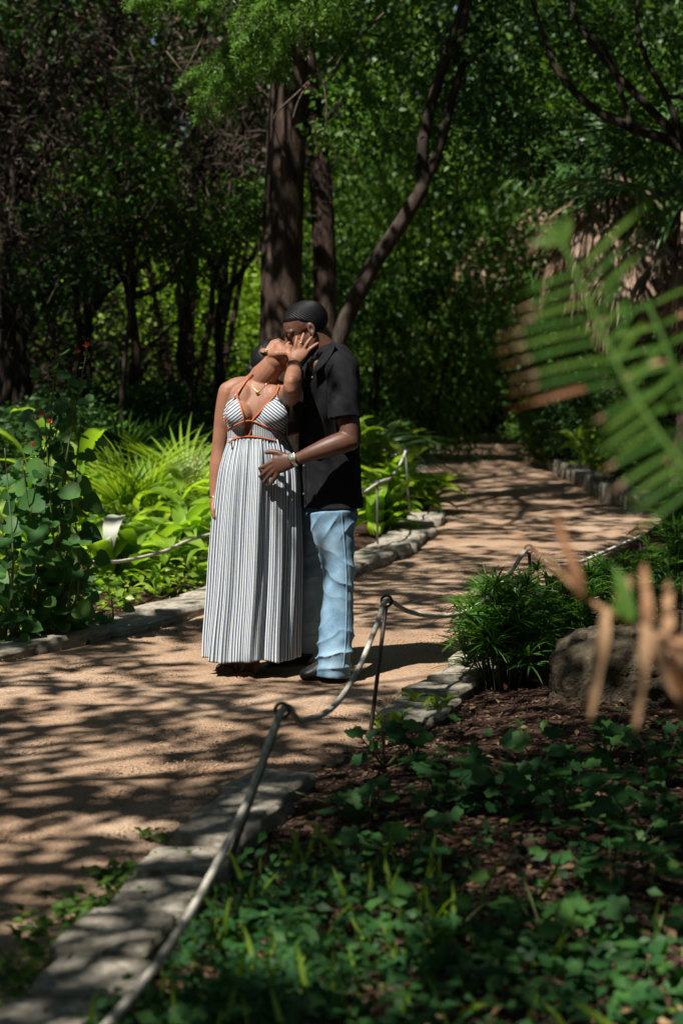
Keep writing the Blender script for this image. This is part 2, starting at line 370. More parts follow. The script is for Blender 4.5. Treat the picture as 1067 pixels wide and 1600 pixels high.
kerb([(575,1128),(640,1085),(700,1058),(752,1010)], 0.26, 0.10, 0.4, 'short run of flat kerb stones at the foot of the spiky sedge clump', -1, 5)
kerb([(-60,1046),(0,1034),(100,1016),(210,990),(322,960),(430,928)], 0.28, 0.11, 0.6, 'pale kerb stones left of the couple below the leafy bed', 1, 7)
kerb([(430,928),(548,902),(600,886),(640,868),(672,842),(690,815)], 0.3, 0.11, 0.32, 'sunlit cream kerb stones curving behind the man', 1, 9, -0.03)
kerb([(975,800),(940,782),(905,762),(870,742),(845,724),(824,704)], 0.28, 0.22, 0.7, 'low stone kerb along the far right side of the path', -1, 11)
kerb([(820,693),(760,690),(690,692),(640,698),(600,704)], 0.35, 0.14, 0.6, 'line of stones across the far end of the path', -1, 13)

# ------------------------------------------------------------------ rope fence
def post(base_px, ring_px, label, Yring=None, group='iron rope posts'):
    b = G(*base_px); Y = Yring or b[1]; t = W(*ring_px, Y); root = empty('rope_post', b, label=label, cat='post', group=group)
    d = unit(t - b); rr = 0.021
    mb = MB(); add_tube(mb, np.array([b - d * 0.08, b + d * 0.02, (b + t) / 2, t - d * (rr + 0.004)]), 0.0085, n=10)
    part('shaft', mb, M['iron'], root)
    a = np.linspace(0, 2 * math.pi, 25)[:-1]; side = unit(np.cross(d, [0.25, 1, 0])); ring = t + rr * (np.cos(a)[:, None] * side + np.sin(a)[:, None] * d)
    mb = MB(); ringc = np.vstack([ring, ring[:1]]); add_tube(mb, ringc, 0.0058, n=8, hint=np.cross(side, d), caps=False); part('ring', mb, M['iron'], root)
    return t
rp = {}
rp['n1'] = post((352,1366), (441,1110), 'leaning iron rope post nearest the camera above the green ground cover', 5.75)
rp['n2'] = post((578,1150), (604,939), 'iron rope post with ring top standing right of the man', None)
rp['n3'] = post((833,1012), (826,858), 'iron rope post poking out above the spiky sedge clump', None)
rp['n4'] = post((1003,925), (1000,838), 'iron rope post at the far right behind the palm frond', None)
rp['l1'] = post((140,980), (138,880), 'short dark rope post at the foot of the flowering shrub', None)
rp['l2'] = post((590,868), (589,756), 'rope post just right of the man beside the sunlit kerb', None)
rp['l3'] = post((641,815), (633,705), 'rope post among the broad bright leaves further along the path', None)
rp['l4'] = post((602,770), (592,688), 'farthest rope post up the left side of the path', None)
b0 = np.array([-1.05, 2.75, 0.0]); rp['n0'] = None
def rope_mat():
    m, t, b, o = new_mat('braided_rope'); tc = t.nodes.new('ShaderNodeTexCoord'); sp = t.nodes.new('ShaderNodeSeparateXYZ'); t.links.new(tc.outputs['UV'], sp.inputs[0])
    w = t.nodes.new('ShaderNodeMath'); w.operation = 'SINE'; t.links.new(sp.outputs[1], w.inputs[0])
    n = noise_node(t, 40, 4, 0.6, tc.outputs['Object']); r = ramp(t, [(0.3,0.285,0.24),(0.46,0.44,0.38),(0.58,0.56,0.5)], [0.3, 0.5, 0.7]); t.links.new(n.outputs[0], r.inputs[0])
    t.links.new(r.outputs[0], b.inputs['Base Color']); b.inputs['Roughness'].default_value = 0.85
    return m
M['rope'] = rope_mat()
def rope(P, label, r=0.0105):
    P = np.asarray(P, float); P = catmull(P, 60 * len(P)); s = np.concatenate([[0], np.cumsum(np.linalg.norm(np.diff(P, axis=0), axis=1))])
    n = int(s[-1] / 0.008); Q = np.column_stack([np.interp(np.linspace(0, s[-1], n), s, P[:, k]) for k in range(3)])
    T, A, B = frames(Q); mb = MB(); ph = np.linspace(0, s[-1], n) / 0.045 * 2 * math.pi
    for k in range(3):
        a = ph + k * 2 * math.pi / 3; C = Q + r * 0.52 * (np.cos(a)[:, None] * A + np.sin(a)[:, None] * B); add_tube(mb, C, r * 0.56, n=6)
    o = link('rope', mb.mesh('rope'), M['rope']); tag(o, label, 'rope'); return o
n0 = np.array([-1.0, 2.7, 0.5])
root0 = empty('rope_post', (n0[0], n0[1], 0), label='rope post holding the near end of the rope beside the camera', cat='post', group='iron rope posts')
mb = MB(); add_tube(mb, np.array([[n0[0], n0[1], -0.08], [n0[0], n0[1], 0.3], n0 - [0, 0, 0.024]]), 0.0085, n=10); part('shaft', mb, M['iron'], root0)
_a = np.linspace(0, 2 * math.pi, 25); mb = MB(); add_tube(mb, n0 + 0.021 * np.column_stack([np.cos(_a), np.zeros(25), np.sin(_a)]), 0.0058, n=8, hint=(0, 1, 0), caps=False); part('ring', mb, M['iron'], root0)
rope([n0, W(30,1745,3.25), W(168,1602,3.75), W(250,1500,4.2), W(318,1390,4.75), W(385,1255,5.3), rp['n1'], W(470,1126,6.1), W(520,1105,6.7), W(560,1045,7.2), W(588,978,7.6), rp['n2'],
      W(640,956,8.3), W(690,963,8.8), W(740,950,9.2), W(790,905,9.6), rp['n3'], W(860,882,10.2), W(900,880,10.6), W(945,862,11.2), rp['n4']],
     'weathered grey rope sagging through the ring posts in front of the couple')
l1, l2 = rp['l1'], rp['l2']; LL = W(40, 905, 10.4)
rope([LL, W(85,905,10.7), l1, W(190,877,11.6), W(255,862,12.2), W(325,836,12.8), (l1 * 0.25 + l2 * 0.75) - [0, 0, 0.12], l2, (l2 + rp['l3']) / 2 - [0, 0, .08], rp['l3'], (rp['l3'] + rp['l4']) / 2 - [0, 0, .1], rp['l4']],
     'pale rope strung along the bed behind the couple')

# ------------------------------------------------------------------ rocks and bench
def rock(name, c, r, label, cat, seed, m='boulder', amp=0.28, sub=5):
    bm = bmesh.new(); bmesh.ops.create_icosphere(bm, subdivisions=sub, radius=1.0); me = bpy.data.meshes.new(name); bm.to_mesh(me); bm.free()
    p = np.empty(len(me.vertices) * 3); me.vertices.foreach_get('co', p); p = p.reshape(-1, 3)
    n = fbm(p * 1.3 + 5, seed, 3) - 0.5; pit = np.clip(fbm(p * 5.5, seed + 4, 2) - 0.52, 0, 1)
    p = p * (1 + amp * 2 * n - 0.5 * pit)[:, None] + p * (0.10 * (fbm(p * 11, seed + 9, 3) - 0.5))[:, None]; p *= np.asarray(r); p[:, 2] += r[2] * 0.55
    me.vertices.foreach_set('co', p.ravel()); me.polygons.foreach_set('use_smooth', np.ones(len(me.polygons), bool)); me.update()
    return tag(link(name, me, M[m], None, tuple(c)), label, cat)
rock('boulder', G(978,1118) + [0, .22, 0], (0.33, 0.27, 0.24), 'rough pitted brown boulder below the palm frond', 'boulder', 21)
rock('boulder', G(1090,1105) + [0, .3, 0], (0.24, 0.22, 0.18), 'smaller pitted boulder at the right edge of the photo', 'boulder', 27)
rock('stone', G(62,1021), (0.05, 0.04, 0.035), 'small pale stone lying at the left edge of the path', 'stone', 31, 'limestone', sub=3)
bx = G(632, 712); bench = empty('stone_bench', bx, label='low pale stone slab bench at the far end of the path', cat='bench')
for nm, dx, dz, s in (('slab', 0, 0.32, (0.75, 0.4, 0.13)), ('support', -0.24, 0.0, (0.2, 0.3, 0.34)), ('support', 0.24, 0.0, (0.2, 0.3, 0.34))):
    link(nm, STONES[1 if dx else 4], None, bench, (dx, 0, dz - (0.02 if nm == 'support' else 0)), None, s)

# ------------------------------------------------------------------ loose stuff on the ground
def scatter_stuff(name, m, P, size, label, flat=0.6, long=1.0, z0=0.0):
    n = len(P); T = np.array([[1,0,0],[-1,0,0],[0,1,0],[0,-1,0],[0,0,1],[0,0,-1.0]]); F = np.array([[0,2,4],[2,1,4],[1,3,4],[3,0,4],[2,0,5],[1,2,5],[3,1,5],[0,3,5]])
    a = rng.uniform(0, 2 * math.pi, n); s = size * rng.uniform(0.5, 1.5, n)
    X = np.column_stack([np.cos(a), np.sin(a), rng.uniform(-.3, .3, n)]); Yv = np.column_stack([-np.sin(a), np.cos(a), rng.uniform(-.3, .3, n)])
    V = P[:, None] + (s * long)[:, None, None] * T[None, :, :1] * X[:, None] + s[:, None, None] * T[None, :, 1:2] * Yv[:, None] + (s * flat)[:, None, None] * T[None, :, 2:] * np.array([0, 0, 1.0])
    mb = MB(); mb.add(V.reshape(-1, 3), (F[None] + np.arange(n)[:, None, None] * 6).reshape(-1, 3))
    return tag(link(name, mb.mesh(name, False), m), label, None, None, 'stuff')
def sample_ground(n, ymin, ymax, fx, inside=None, margin=0.0):
    # more where it is near
    Y = ymin * (ymax / ymin) ** rng.random(n); X = (rng.random(n) - 0.5) * 2 * (0.19 * Y + 0.2); P = np.column_stack([X, Y]); d = poly_dist(P, PATH)
    if inside is True: P = P[d > margin]
    if inside is False: P = P[d < -margin]
    return P
P = sample_ground(60000, 3.8, 14, 0, True, 0.02)
scatter_stuff('gravel', M['pebble'], np.column_stack([P, np.full(len(P), 0.012)]), 0.004, 'fine loose gravel grains on the path')
P = sample_ground(26000, 3.8, 14, 0, False, 0.0)
scatter_stuff('mulch_chips', M['chip'], np.column_stack([P, gz(P) + 0.006]), 0.008, 'dark shredded wood mulch on the garden bed', 0.35, 2.2)
# ================================================================== PEOPLE
YC = float(G(440, 1058)[1])
def J(px, py, dy=0.0): return W(px, py, YC + dy)
def Jr(rows):   # rows of (px, py, dy, ra, rb)
    return np.array([[*J(a, b, c), d, e] for a, b, c, d, e in rows])
def limb(mb, rows, n=18, k=None, hint=None):
    Q = catmull(Jr(rows), k or 6 * len(rows)); add_tube(mb, Q[:, :3], np.maximum(Q[:, 3], .003), np.maximum(Q[:, 4], .003), n=n, hint=hint, round_caps=True)
def remesh(mb, voxel, smooth=6, fac=0.5):
    me = mb.mesh('tmp'); o = bpy.data.objects.new('tmp', me); COL.objects.link(o)
    r = o.modifiers.new('r', 'REMESH'); r.mode = 'VOXEL'; r.voxel_size = voxel; r.use_smooth_shade = True
    if smooth: s = o.modifiers.new('s', 'SMOOTH'); s.factor = fac; s.iterations = smooth
    dg = bpy.context.evaluated_depsgraph_get(); dg.update(); out = bpy.data.meshes.new_from_object(o.evaluated_get(dg)); bpy.data.objects.remove(o)
    out.polygons.foreach_set('use_smooth', np.ones(len(out.polygons), bool)); out.materials.clear(); return out
def getv(me):
    c = np.empty(len(me.vertices) * 3); me.vertices.foreach_get('co', c); return c.reshape(-1, 3)
def getn(me):
    c = np.empty(len(me.vertices) * 3); me.vertex_normals.foreach_get('vector', c); return c.reshape(-1, 3)
def setv(me, v): me.vertices.foreach_set('co', v.ravel()); me.update()
def paint(me, cols):
    a = me.color_attributes.new('tint', 'FLOAT_COLOR', 'POINT'); a.data.foreach_set('color', np.column_stack([cols, np.ones(len(cols))]).ravel())

def head_frame(F, U):
    F = unit(F); U = np.asarray(U, float); U = unit(U - F * (U @ F)); L = np.cross(U, F); return np.column_stack([F, L, U])   # columns: forward, left, up
def head_prims(mb, c, H, s=1.0, fem=False):
    def e(p, r, tilt=0):
        Mx = H
        if tilt: Mx = H @ np.array(Matrix.Rotation(tilt, 3, 'Y'))
        add_ell(mb, c + H @ (np.array(p) * s), np.array(r) * s, Mx)
    es = .079 if fem else .075
    def tb(P, r, n=12): add_tube(mb, np.array([c + H @ (np.array(p) * s) for p in P]), np.array(r) * s, n=n, round_caps=True)
    e((-0.012, 0, 0.042), (0.098, 0.075, 0.083)); e((0.03, 0, 0.03), (0.062, 0.064, 0.068)); e((0.036, 0, -0.035), (0.052, 0.056, 0.078))
    e((0.055, 0, -0.096), (0.032, 0.032, 0.022)); e((-0.01, 0, -0.03), (0.06, 0.062, 0.06))
    for q in (-1, 1):
        tb([(-0.008, q * .056, -.045), (0.012, q * .05, -.076), (0.055, q * .018, -.102)], [.018, .02, .018])
        e((0.05, q * .035, -.028), (.03, .025, .036)); e((0.098, q * .0135, -.027), (.012, .009, .009))
        tb([(0.066, q * .052, .022), (0.083, q * .032, .032), (0.088, 0, .026)], [.009, .011, .011])
        e((0.073, q * .032, .012), (.016, .018, .014))
        e((-0.016, q * es, -.004), (.0175, .0085, .029), -0.2); e((-0.01, q * (es - .001), -.029), (.008, .007, .010))
    tb([(0.084, 0, .022), (0.097, 0, -.002), (0.108, 0, -.021)], [.0085, .0095, .0115])
    e((0.088, 0, -.05), (.014, .024, .008)); e((0.087, 0, -.064), (.014, .022, .0085)); e((0.08, 0, -.056), (.018, .03, .022))
def carve_ears(me, v, q, c, H, s):
    q = q.copy()
    for g in (-1, 1):
        w = np.exp(-(((q[:, 0] + .0145) / .0075) ** 2 + ((q[:, 2] + .002) / .013) ** 2)) * (q[:, 1] * g > .06); q[:, 1] -= g * .011 * w
        e = np.exp(-(((q[:, 1] - g * .032) / .016) ** 2 + ((q[:, 2] - .022) / .007) ** 2)) * (q[:, 0] > .05); q[:, 0] -= .004 * e
    v = c + (q * s) @ H.T; setv(me, v); return v, q
def hair_cap(c, H, s, line, waves=0.0, puff=0.006, nu=150, nv=96):
    u = np.arange(nu) / nu * 2 * math.pi; v = (np.arange(nv)) / (nv - 1) * math.pi * 0.86
    uu, vv = np.meshgrid(u, v); d = np.stack([np.cos(vv) * 0 + np.sin(vv) * np.cos(uu), np.sin(vv) * np.sin(uu), np.cos(vv)], -1)
    A = np.array([-0.35, 0, 0.94]); tip = np.array(Matrix.Rotation(-0.9, 3, 'Y')); d = d @ tip.T
    p1 = np.array([-0.012, 0, 0.042]) + d * np.array([0.098, 0.075, 0.083]); 
    # blend with the forehead block so that the cap follows the skull
    o2 = np.array([0.03, 0, 0.03]); r2 = np.array([0.062, 0.064, 0.068]); q = p1 - o2; ins = np.linalg.norm(q / r2, axis=-1); p1 = np.where((ins < 1)[..., None], o2 + q / np.maximum(ins, .2)[..., None], p1)
    nrm = unit(d / np.array([0.098, 0.075, 0.083])); f, l, w = p1[..., 0], p1[..., 1], p1[..., 2]
    m = line(f, l, w)                     # >0 inside the hair
    off = np.clip(m / 0.012, -1, 1) * puff
    if waves: off = off + waves * np.clip(m / 0.02, 0, 1) * np.sin(vv * 66 + 3.5 * np.sin(uu * 2 + 1) * vv + 5 * (fbm(d.reshape(-1, 3) * 3.5, 17, 3).reshape(vv.shape) - .5))
    V = (p1 + nrm * off[..., None]) * s; V = c + V @ H.T
    keep = m > -0.012; idx = np.arange(nu * nv).reshape(nv, nu); k = keep[:-1] | keep[1:]
    k = k & np.roll(k, -1, 1); a = idx[:-1]; b = idx[1:]
    F = np.stack([a[k], b[k], np.roll(b, -1, 1)[k], np.roll(a, -1, 1)[k]], -1)
    used = np.unique(F); mp = np.full(nu * nv, -1); mp[used] = np.arange(len(used)); mb = MB(); mb.add(V.reshape(-1, 3)[used], mp[F]); return mb

def skin_mat(name, spec=0.35, rough=0.55):
    m, t, b, o = new_mat(name); a = t.nodes.new('ShaderNodeVertexColor'); a.layer_name = 'tint'
    tc = t.nodes.new('ShaderNodeTexCoord'); n = noise_node(t, 22, 4, 0.6, tc.outputs['Object']); r = ramp(t, [(0.86,0.84,0.83),(1.08,1.06,1.05)], [0.35, 0.65]); t.links.new(n.outputs[0], r.inputs[0])
    mx = t.nodes.new('ShaderNodeMix'); mx.data_type = 'RGBA'; mx.blend_type = 'MULTIPLY'; mx.inputs[0].default_value = 1
    t.links.new(a.outputs[0], mx.inputs[6]); t.links.new(r.outputs[0], mx.inputs[7]); t.links.new(mx.outputs[2], b.inputs['Base Color'])
    b.inputs['Roughness'].default_value = rough; b.inputs['Specular IOR Level'].default_value = spec
    b.inputs['Subsurface Weight'].default_value = 0.12; b.inputs['Subsurface Radius'].default_value = (0.012, 0.005, 0.003); b.inputs['Subsurface Scale'].default_value = 1.0
    n2 = noise_node(t, 350, 3, 0.6, tc.outputs['Object']); bp = t.nodes.new('ShaderNodeBump'); bp.inputs['Strength'].default_value = 0.15; bp.inputs['Distance'].default_value = 0.002
    t.links.new(n2.outputs[0], bp.inputs['Height']); t.links.new(bp.outputs[0], b.inputs['Normal']); return m
def cloth_mat(name, cols, scale=6, rough=0.9, weave=900, bump=0.25, sheen=0.2):
    m = pmat(name, cols, scale, rough, bump, weave, 0.2, 0.002); b = m.node_tree.nodes['Principled BSDF']; b.inputs['Sheen Weight'].default_value = sheen; return m
def stripe_mat():
    m, t, b, o = new_mat('striped_cotton'); uv = t.nodes.new('ShaderNodeUVMap'); sp = t.nodes.new('ShaderNodeSeparateXYZ'); t.links.new(uv.outputs[0], sp.inputs[0])
    fr = t.nodes.new('ShaderNodeMath'); fr.operation = 'FRACT'; t.links.new(sp.outputs[0], fr.inputs[0])
    r = ramp(t, [(0.06,0.073,0.1),(0.06,0.073,0.1),(0.5,0.545,0.585),(0.5,0.545,0.585)], [0.0, 0.42, 0.5, 0.94]); e = r.color_ramp.elements.new(1.0); e.color = (0.06,0.073,0.1,1)
    t.links.new(fr.outputs[0], r.inputs[0]); t.links.new(r.outputs[0], b.inputs['Base Color']); b.inputs['Roughness'].default_value = 0.9; b.inputs['Specular IOR Level'].default_value = 0.15
    tc = t.nodes.new('ShaderNodeTexCoord'); n = noise_node(t, 70, 4, 0.6, tc.outputs['Object']); bp = t.nodes.new('ShaderNodeBump'); bp.inputs['Strength'].default_value = 0.25; bp.inputs['Distance'].default_value = 0.004
    t.links.new(n.outputs[0], bp.inputs['Height']); t.links.new(bp.outputs[0], b.inputs['Normal'])
    return m
M['skin_w'] = skin_mat('skin_woman'); M['skin_m'] = skin_mat('skin_man', 0.4, 0.5)
M['stripe'] = stripe_mat(); M['rust'] = cloth_mat('rust_piping', [(0.36,0.095,0.04),(0.46,0.13,0.055)], 20)
M['hair'] = pmat('black_hair', [(0.003,0.003,0.004),(0.008,0.008,0.01)], 90, 0.5, 0.6, 220, 0.2, 0.003)
M['shirt'] = cloth_mat('black_linen', [(0.0032,0.0035,0.0045),(0.006,0.0064,0.008),(0.011,0.0115,0.014)], 30, 0.9, 500, 0.4, 0.0)
M['gold'] = pmat('gold', [(0.7,0.45,0.15),(0.85,0.6,0.25)], 10, 0.25, 0); M['gold'].node_tree.nodes['Principled BSDF'].inputs['Metallic'].default_value = 1
M['steel'] = pmat('steel', [(0.5,0.5,0.5),(0.65,0.65,0.64)], 10, 0.25, 0); M['steel'].node_tree.nodes['Principled BSDF'].inputs['Metallic'].default_value = 1
M['dial'] = pmat('watch_dial', [(0.12,0.14,0.11),(0.2,0.23,0.18)], 10, 0.15, 0)
M['leather'] = pmat('black_leather', [(0.008,0.008,0.009),(0.022,0.021,0.021)], 30, 0.4, 0.3, 120, 0.25, 0.003)
M['sole'] = pmat('boot_sole', [(0.12,0.06,0.03),(0.2,0.11,0.06)], 20, 0.7, 0.2, 80)
M['button'] = pmat('button', [(0.05,0.05,0.05),(0.1,0.1,0.1)], 20, 0.3, 0)
def denim_mat():
    m, t, b, o = new_mat('washed_denim'); tc = t.nodes.new('ShaderNodeTexCoord'); v = tc.outputs['Object']
    n = noise_node(t, 5.5, 5, 0.6, v); r = ramp(t, [(0.07,0.135,0.21),(0.15,0.255,0.35),(0.25,0.36,0.45)], [0.32, 0.5, 0.68]); t.links.new(n.outputs[0], r.inputs[0])
    n2 = noise_node(t, 420, 2, 0.5, v); r2 = ramp(t, [(0.8,0.8,0.8),(1.15,1.15,1.15)], [0.35, 0.65]); t.links.new(n2.outputs[0], r2.inputs[0])
    mx = t.nodes.new('ShaderNodeMix'); mx.data_type = 'RGBA'; mx.blend_type = 'MULTIPLY'; mx.inputs[0].default_value = 1; t.links.new(r.outputs[0], mx.inputs[6]); t.links.new(r2.outputs[0], mx.inputs[7])
    t.links.new(mx.outputs[2], b.inputs['Base Color']); b.inputs['Roughness'].default_value = 0.9; b.inputs['Specular IOR Level'].default_value = 0.15
    bp = t.nodes.new('ShaderNodeBump'); bp.inputs['Strength'].default_value = 0.3; bp.inputs['Distance'].default_value = 0.003; t.links.new(n2.outputs[0], bp.inputs['Height']); t.links.new(bp.outputs[0], b.inputs['Normal']); return m
M['denim'] = denim_mat()

# ------------------------------------------------------------------ heads first (they meet)
WH = head_frame((0.65, 0.15, 0.72), (-0.42, 0.82, 0.30)); WHC = J(429, 559, 0.0); WS = 0.91
MH = head_frame((-0.90, -0.10, -0.40), (-0.38, 0.02, 0.92)); MHC = J(479, 517, 0.02); MS = 1.06

# ------------------------------------------------------------------ WOMAN body
def woman_body():
    mb = MB(); head_prims(mb, WHC, WH, WS, True)
    limb(mb, [(401,604,.03,.06,.062),(408,593,.015,.062,.06),(416,582,-.002,.063,.06),(424,571,-.012,.061,.058),(430,561,-.012,.055,.054)])
    # torso
    limb(mb, [(402,596,.03,.06,.05),(403,606,.02,.135,.07),(403,622,.01,.152,.09),(403,645,.0,.146,.105),(403,670,.0,.132,.1),(403,695,.0,.128,.1),(402,735,.0,.15,.12),(400,780,.02,.168,.13),(400,812,.02,.165,.12)], n=28, hint=(1,0,0))
    for q, x in ((0, 376), (1, 430)):
        add_ell(mb, J(x, 648, -.075), (.064, .06, .06)); add_ell(mb, J(x + (4 if q == 0 else -4), 630, -.045), (.062, .045, .085))
    limb(mb, [(392,600,.025,.035,.035),(372,603,.015,.042,.042),(358,612,.01,.047,.047)]); limb(mb, [(410,600,.025,.035,.035),(432,607,.01,.042,.042),(448,618,.0,.046,.046)])
    # right arm hanging (picture left)
    limb(mb, [(357,612,.01,.047,.05),(352,640,.015,.046,.05),(347,675,.02,.041,.043),(343,703,.02,.037,.038),(340,730,.01,.038,.038),(337,758,-.0,.029,.031),(336,778,-.01,.023,.026)])
    limb(mb, [(336,776,-.01,.024,.028),(335,790,-.015,.021,.038),(336,802,-.02,.018,.04)], hint=(1,0,0))
    for a, b, c in (((333,803),(335,816),-.045),((335,804),(337,822),-.025),((337,804),(339,821),-.005),((338,802),(340,816),.015)):
        limb(mb, [(a[0],a[1],c,.0095,.0095),((a[0]+b[0])/2,(a[1]+b[1])/2,c,.009,.009),(b[0],b[1],c+.008,.0075,.0075)], n=10)
    limb(mb, [(333,785,-.035,.011,.011),(333,797,-.055,.0105,.0105),(335,808,-.06,.009,.009)], n=10)
    # left arm: forward to the elbow, then up to his face
    limb(mb, [(447,620,-.0,.046,.046),(452,618,-.09,.05,.05),(456,612,-.18,.048,.048),(457,604,-.25,.042,.042),(457,598,-.262,.038,.038)])
    limb(mb, [(457,606,-.26,.038,.038),(458,594,-.235,.042,.042),(459,582,-.18,.036,.036),(459,572,-.135,.0275,.0275),(460,566,-.118,.0255,.027)])
    limb(mb, [(460,568,-.117,.03,.021),(464,558,-.112,.037,.018),(469,549,-.106,.041,.0165),(471,546,-.104,.04,.015)], hint=(1,0,0.35))
    for rows in ([(462,549,-.106),(462,539,-.11),(463,532,-.106),(464,526.5,-.098)], [(468,547,-.108),(470.5,536,-.112),(472.5,528,-.107),(474.5,521.5,-.098)],
                 [(474,548,-.106),(479,538,-.11),(483,532,-.105),(487,527,-.096)], [(479,551,-.102),(486,544,-.105),(491.5,540,-.1),(496.5,536.5,-.092)]):
        limb(mb, [(*r, q, q) for r, q in zip(rows, (.0105, .0098, .0092, .0075))], n=10, k=16)
    limb(mb, [(458,564,-.112,.0135,.0135),(453.5,557,-.1,.0125,.0125),(451.5,551,-.088,.0105,.0105),(451.5,546,-.078,.009,.009)], n=10, k=14)
    # legs and feet
    for s, x0, x1, fx in ((0, 378, 375, 0), (1, 424, 420, 1)):
        limb(mb, [(x0,800,.02,.085,.09),(x0,860,.02,.07,.075),(x1,925,.03,.053,.056),(x1,970,.04,.052,.054),(x1,1020,.045,.036,.038)])
    for px, py in ((385, 1064), (352, 1055)):
        t = G(px, py); h = t + [(.02 if px > 360 else 0.03), .2, 0]
        Q = np.array([[*(h + [0, 0, .06]), .036, .04], [*(h + [0, -.05, .055]), .036, .04], [*(h * .45 + t * .55 + [0, 0, .038]), .04, .022], [*(t + [0, .02, .026]), .043, .015]]); Q = catmull(Q, 18)
        add_tube(mb, Q[:, :3], Q[:, 3], Q[:, 4], n=16, hint=(1, 0, 0), round_caps=True)
        add_tube(mb, np.array([h + [0, .01, .05], h + [0, .02, .2]]), [.035, .036], n=14, round_caps=True)
        for k in range(5):
            b = t + [(-.034 + .017 * k) * (1 if px > 360 else -1), .012 - abs(k - 1.2) * .006, .022]; add_tube(mb, np.array([b, b + [0, -.018, -.001], b + [0, -.032, -.005]]), [.0095, .009, .0075], n=8, round_caps=True)
    me = remesh(mb, 0.0042, 5, 0.5)
    v = getv(me); q = (v - WHC) @ WH / WS
    v, q = carve_ears(me, v, q, WHC, WH, WS)
    base = np.array([0.25, 0.12, 0.075]); col = np.tile(base, (len(v), 1))
    lip = np.exp(-(((q[:, 0] - .095) / .018) ** 2 + (q[:, 1] / .022) ** 2 + ((q[:, 2] + .057) / .011) ** 2)); col = col * (1 - lip[:, None]) + np.array([.25, .07, .06]) * lip[:, None]
    for sgn in (-1, 1):
        br = np.exp(-(((q[:, 0] - .08) / .03) ** 2 + ((q[:, 1] - sgn * .034) / .02) ** 2 + ((q[:, 2] - .036) / .005) ** 2)); col = col * (1 - .85 * br[:, None]) + .02 * .85 * br[:, None]
        la = np.exp(-(((q[:, 0] - .085) / .02) ** 2 + ((q[:, 1] - sgn * .032) / .014) ** 2 + ((q[:, 2] - .006) / .003) ** 2)); col = col * (1 - .8 * la[:, None]) + .015 * .8 * la[:, None]
    paint(me, np.clip(col, 0, 1)); return me
W_ME = woman_body(); W_BVH = BVHTree.FromPolygons([tuple(x) for x in getv(W_ME)], [tuple(p.vertices) for p in W_ME.polygons])
W_BASE = G(390, 1050); W_BASE[2] = 0
woman = link('person', W_ME, M['skin_w'], None, tuple(W_BASE)); setv(W_ME, getv(W_ME) - W_BASE)
tag(woman, 'woman in a long striped halter dress leaning back, one hand on the man\'s cheek', 'person')

def on_body(px, py, off, bvh=W_BVH, near=None):
    d = Vector(ray(px, py)).normalized(); h = bvh.ray_cast(Vector((0, 0, CAM_H)), d)
    if h[0] is None: 
        return None
    return np.array(h[0]) + (np.array(h[1]) * 0.5 - np.array(d) * 0.5) * off
def drape(pts, off, dflt=0.0, maxd=0.2):
    out = []; last = None
    for p in pts:
        q = on_body(p[0], p[1], off)
        if q is None or abs(q[1] - (YC - 0.08)) > 0.17: q = W(p[0], p[1], (last[1] if last is not None else YC + dflt))
        out.append(q); last = q
    return np.array(out)
def uv_grid(name, V, U, m, parent, closed=False, solid=0.0):
    """grid mesh (world) with stripe coordinate U (rows, cols)"""
    mb = MB(); b = np.array(root_loc(parent)); add_grid(mb, V - b, closed); me = mb.mesh(name); uvl = me.uv_layers.new(name='UVMap')
    li = np.empty(len(me.loops), np.int32); me.loops.foreach_get('vertex_index', li); u = U.ravel()[li]
    if closed:
        # the last column wraps: keep the coordinate continuous there
        c = V.shape[1]; per = U[0, -1] - U[0, 0] + .4; ls = li.reshape(-1, 4); col_ = ls % c
        wrap = (col_ == 0) & ((col_ == c - 1).any(1))[:, None]; u = u.reshape(-1, 4) + wrap * round(per); u = u.ravel()
    uvl.data.foreach_set('uv', np.column_stack([u, np.zeros(len(u))]).astype(np.float32).ravel())
    o = link(name, me, m, parent)
    if solid: s = o.modifiers.new('thick', 'SOLIDIFY'); s.thickness = solid; s.offset = 0
    return o

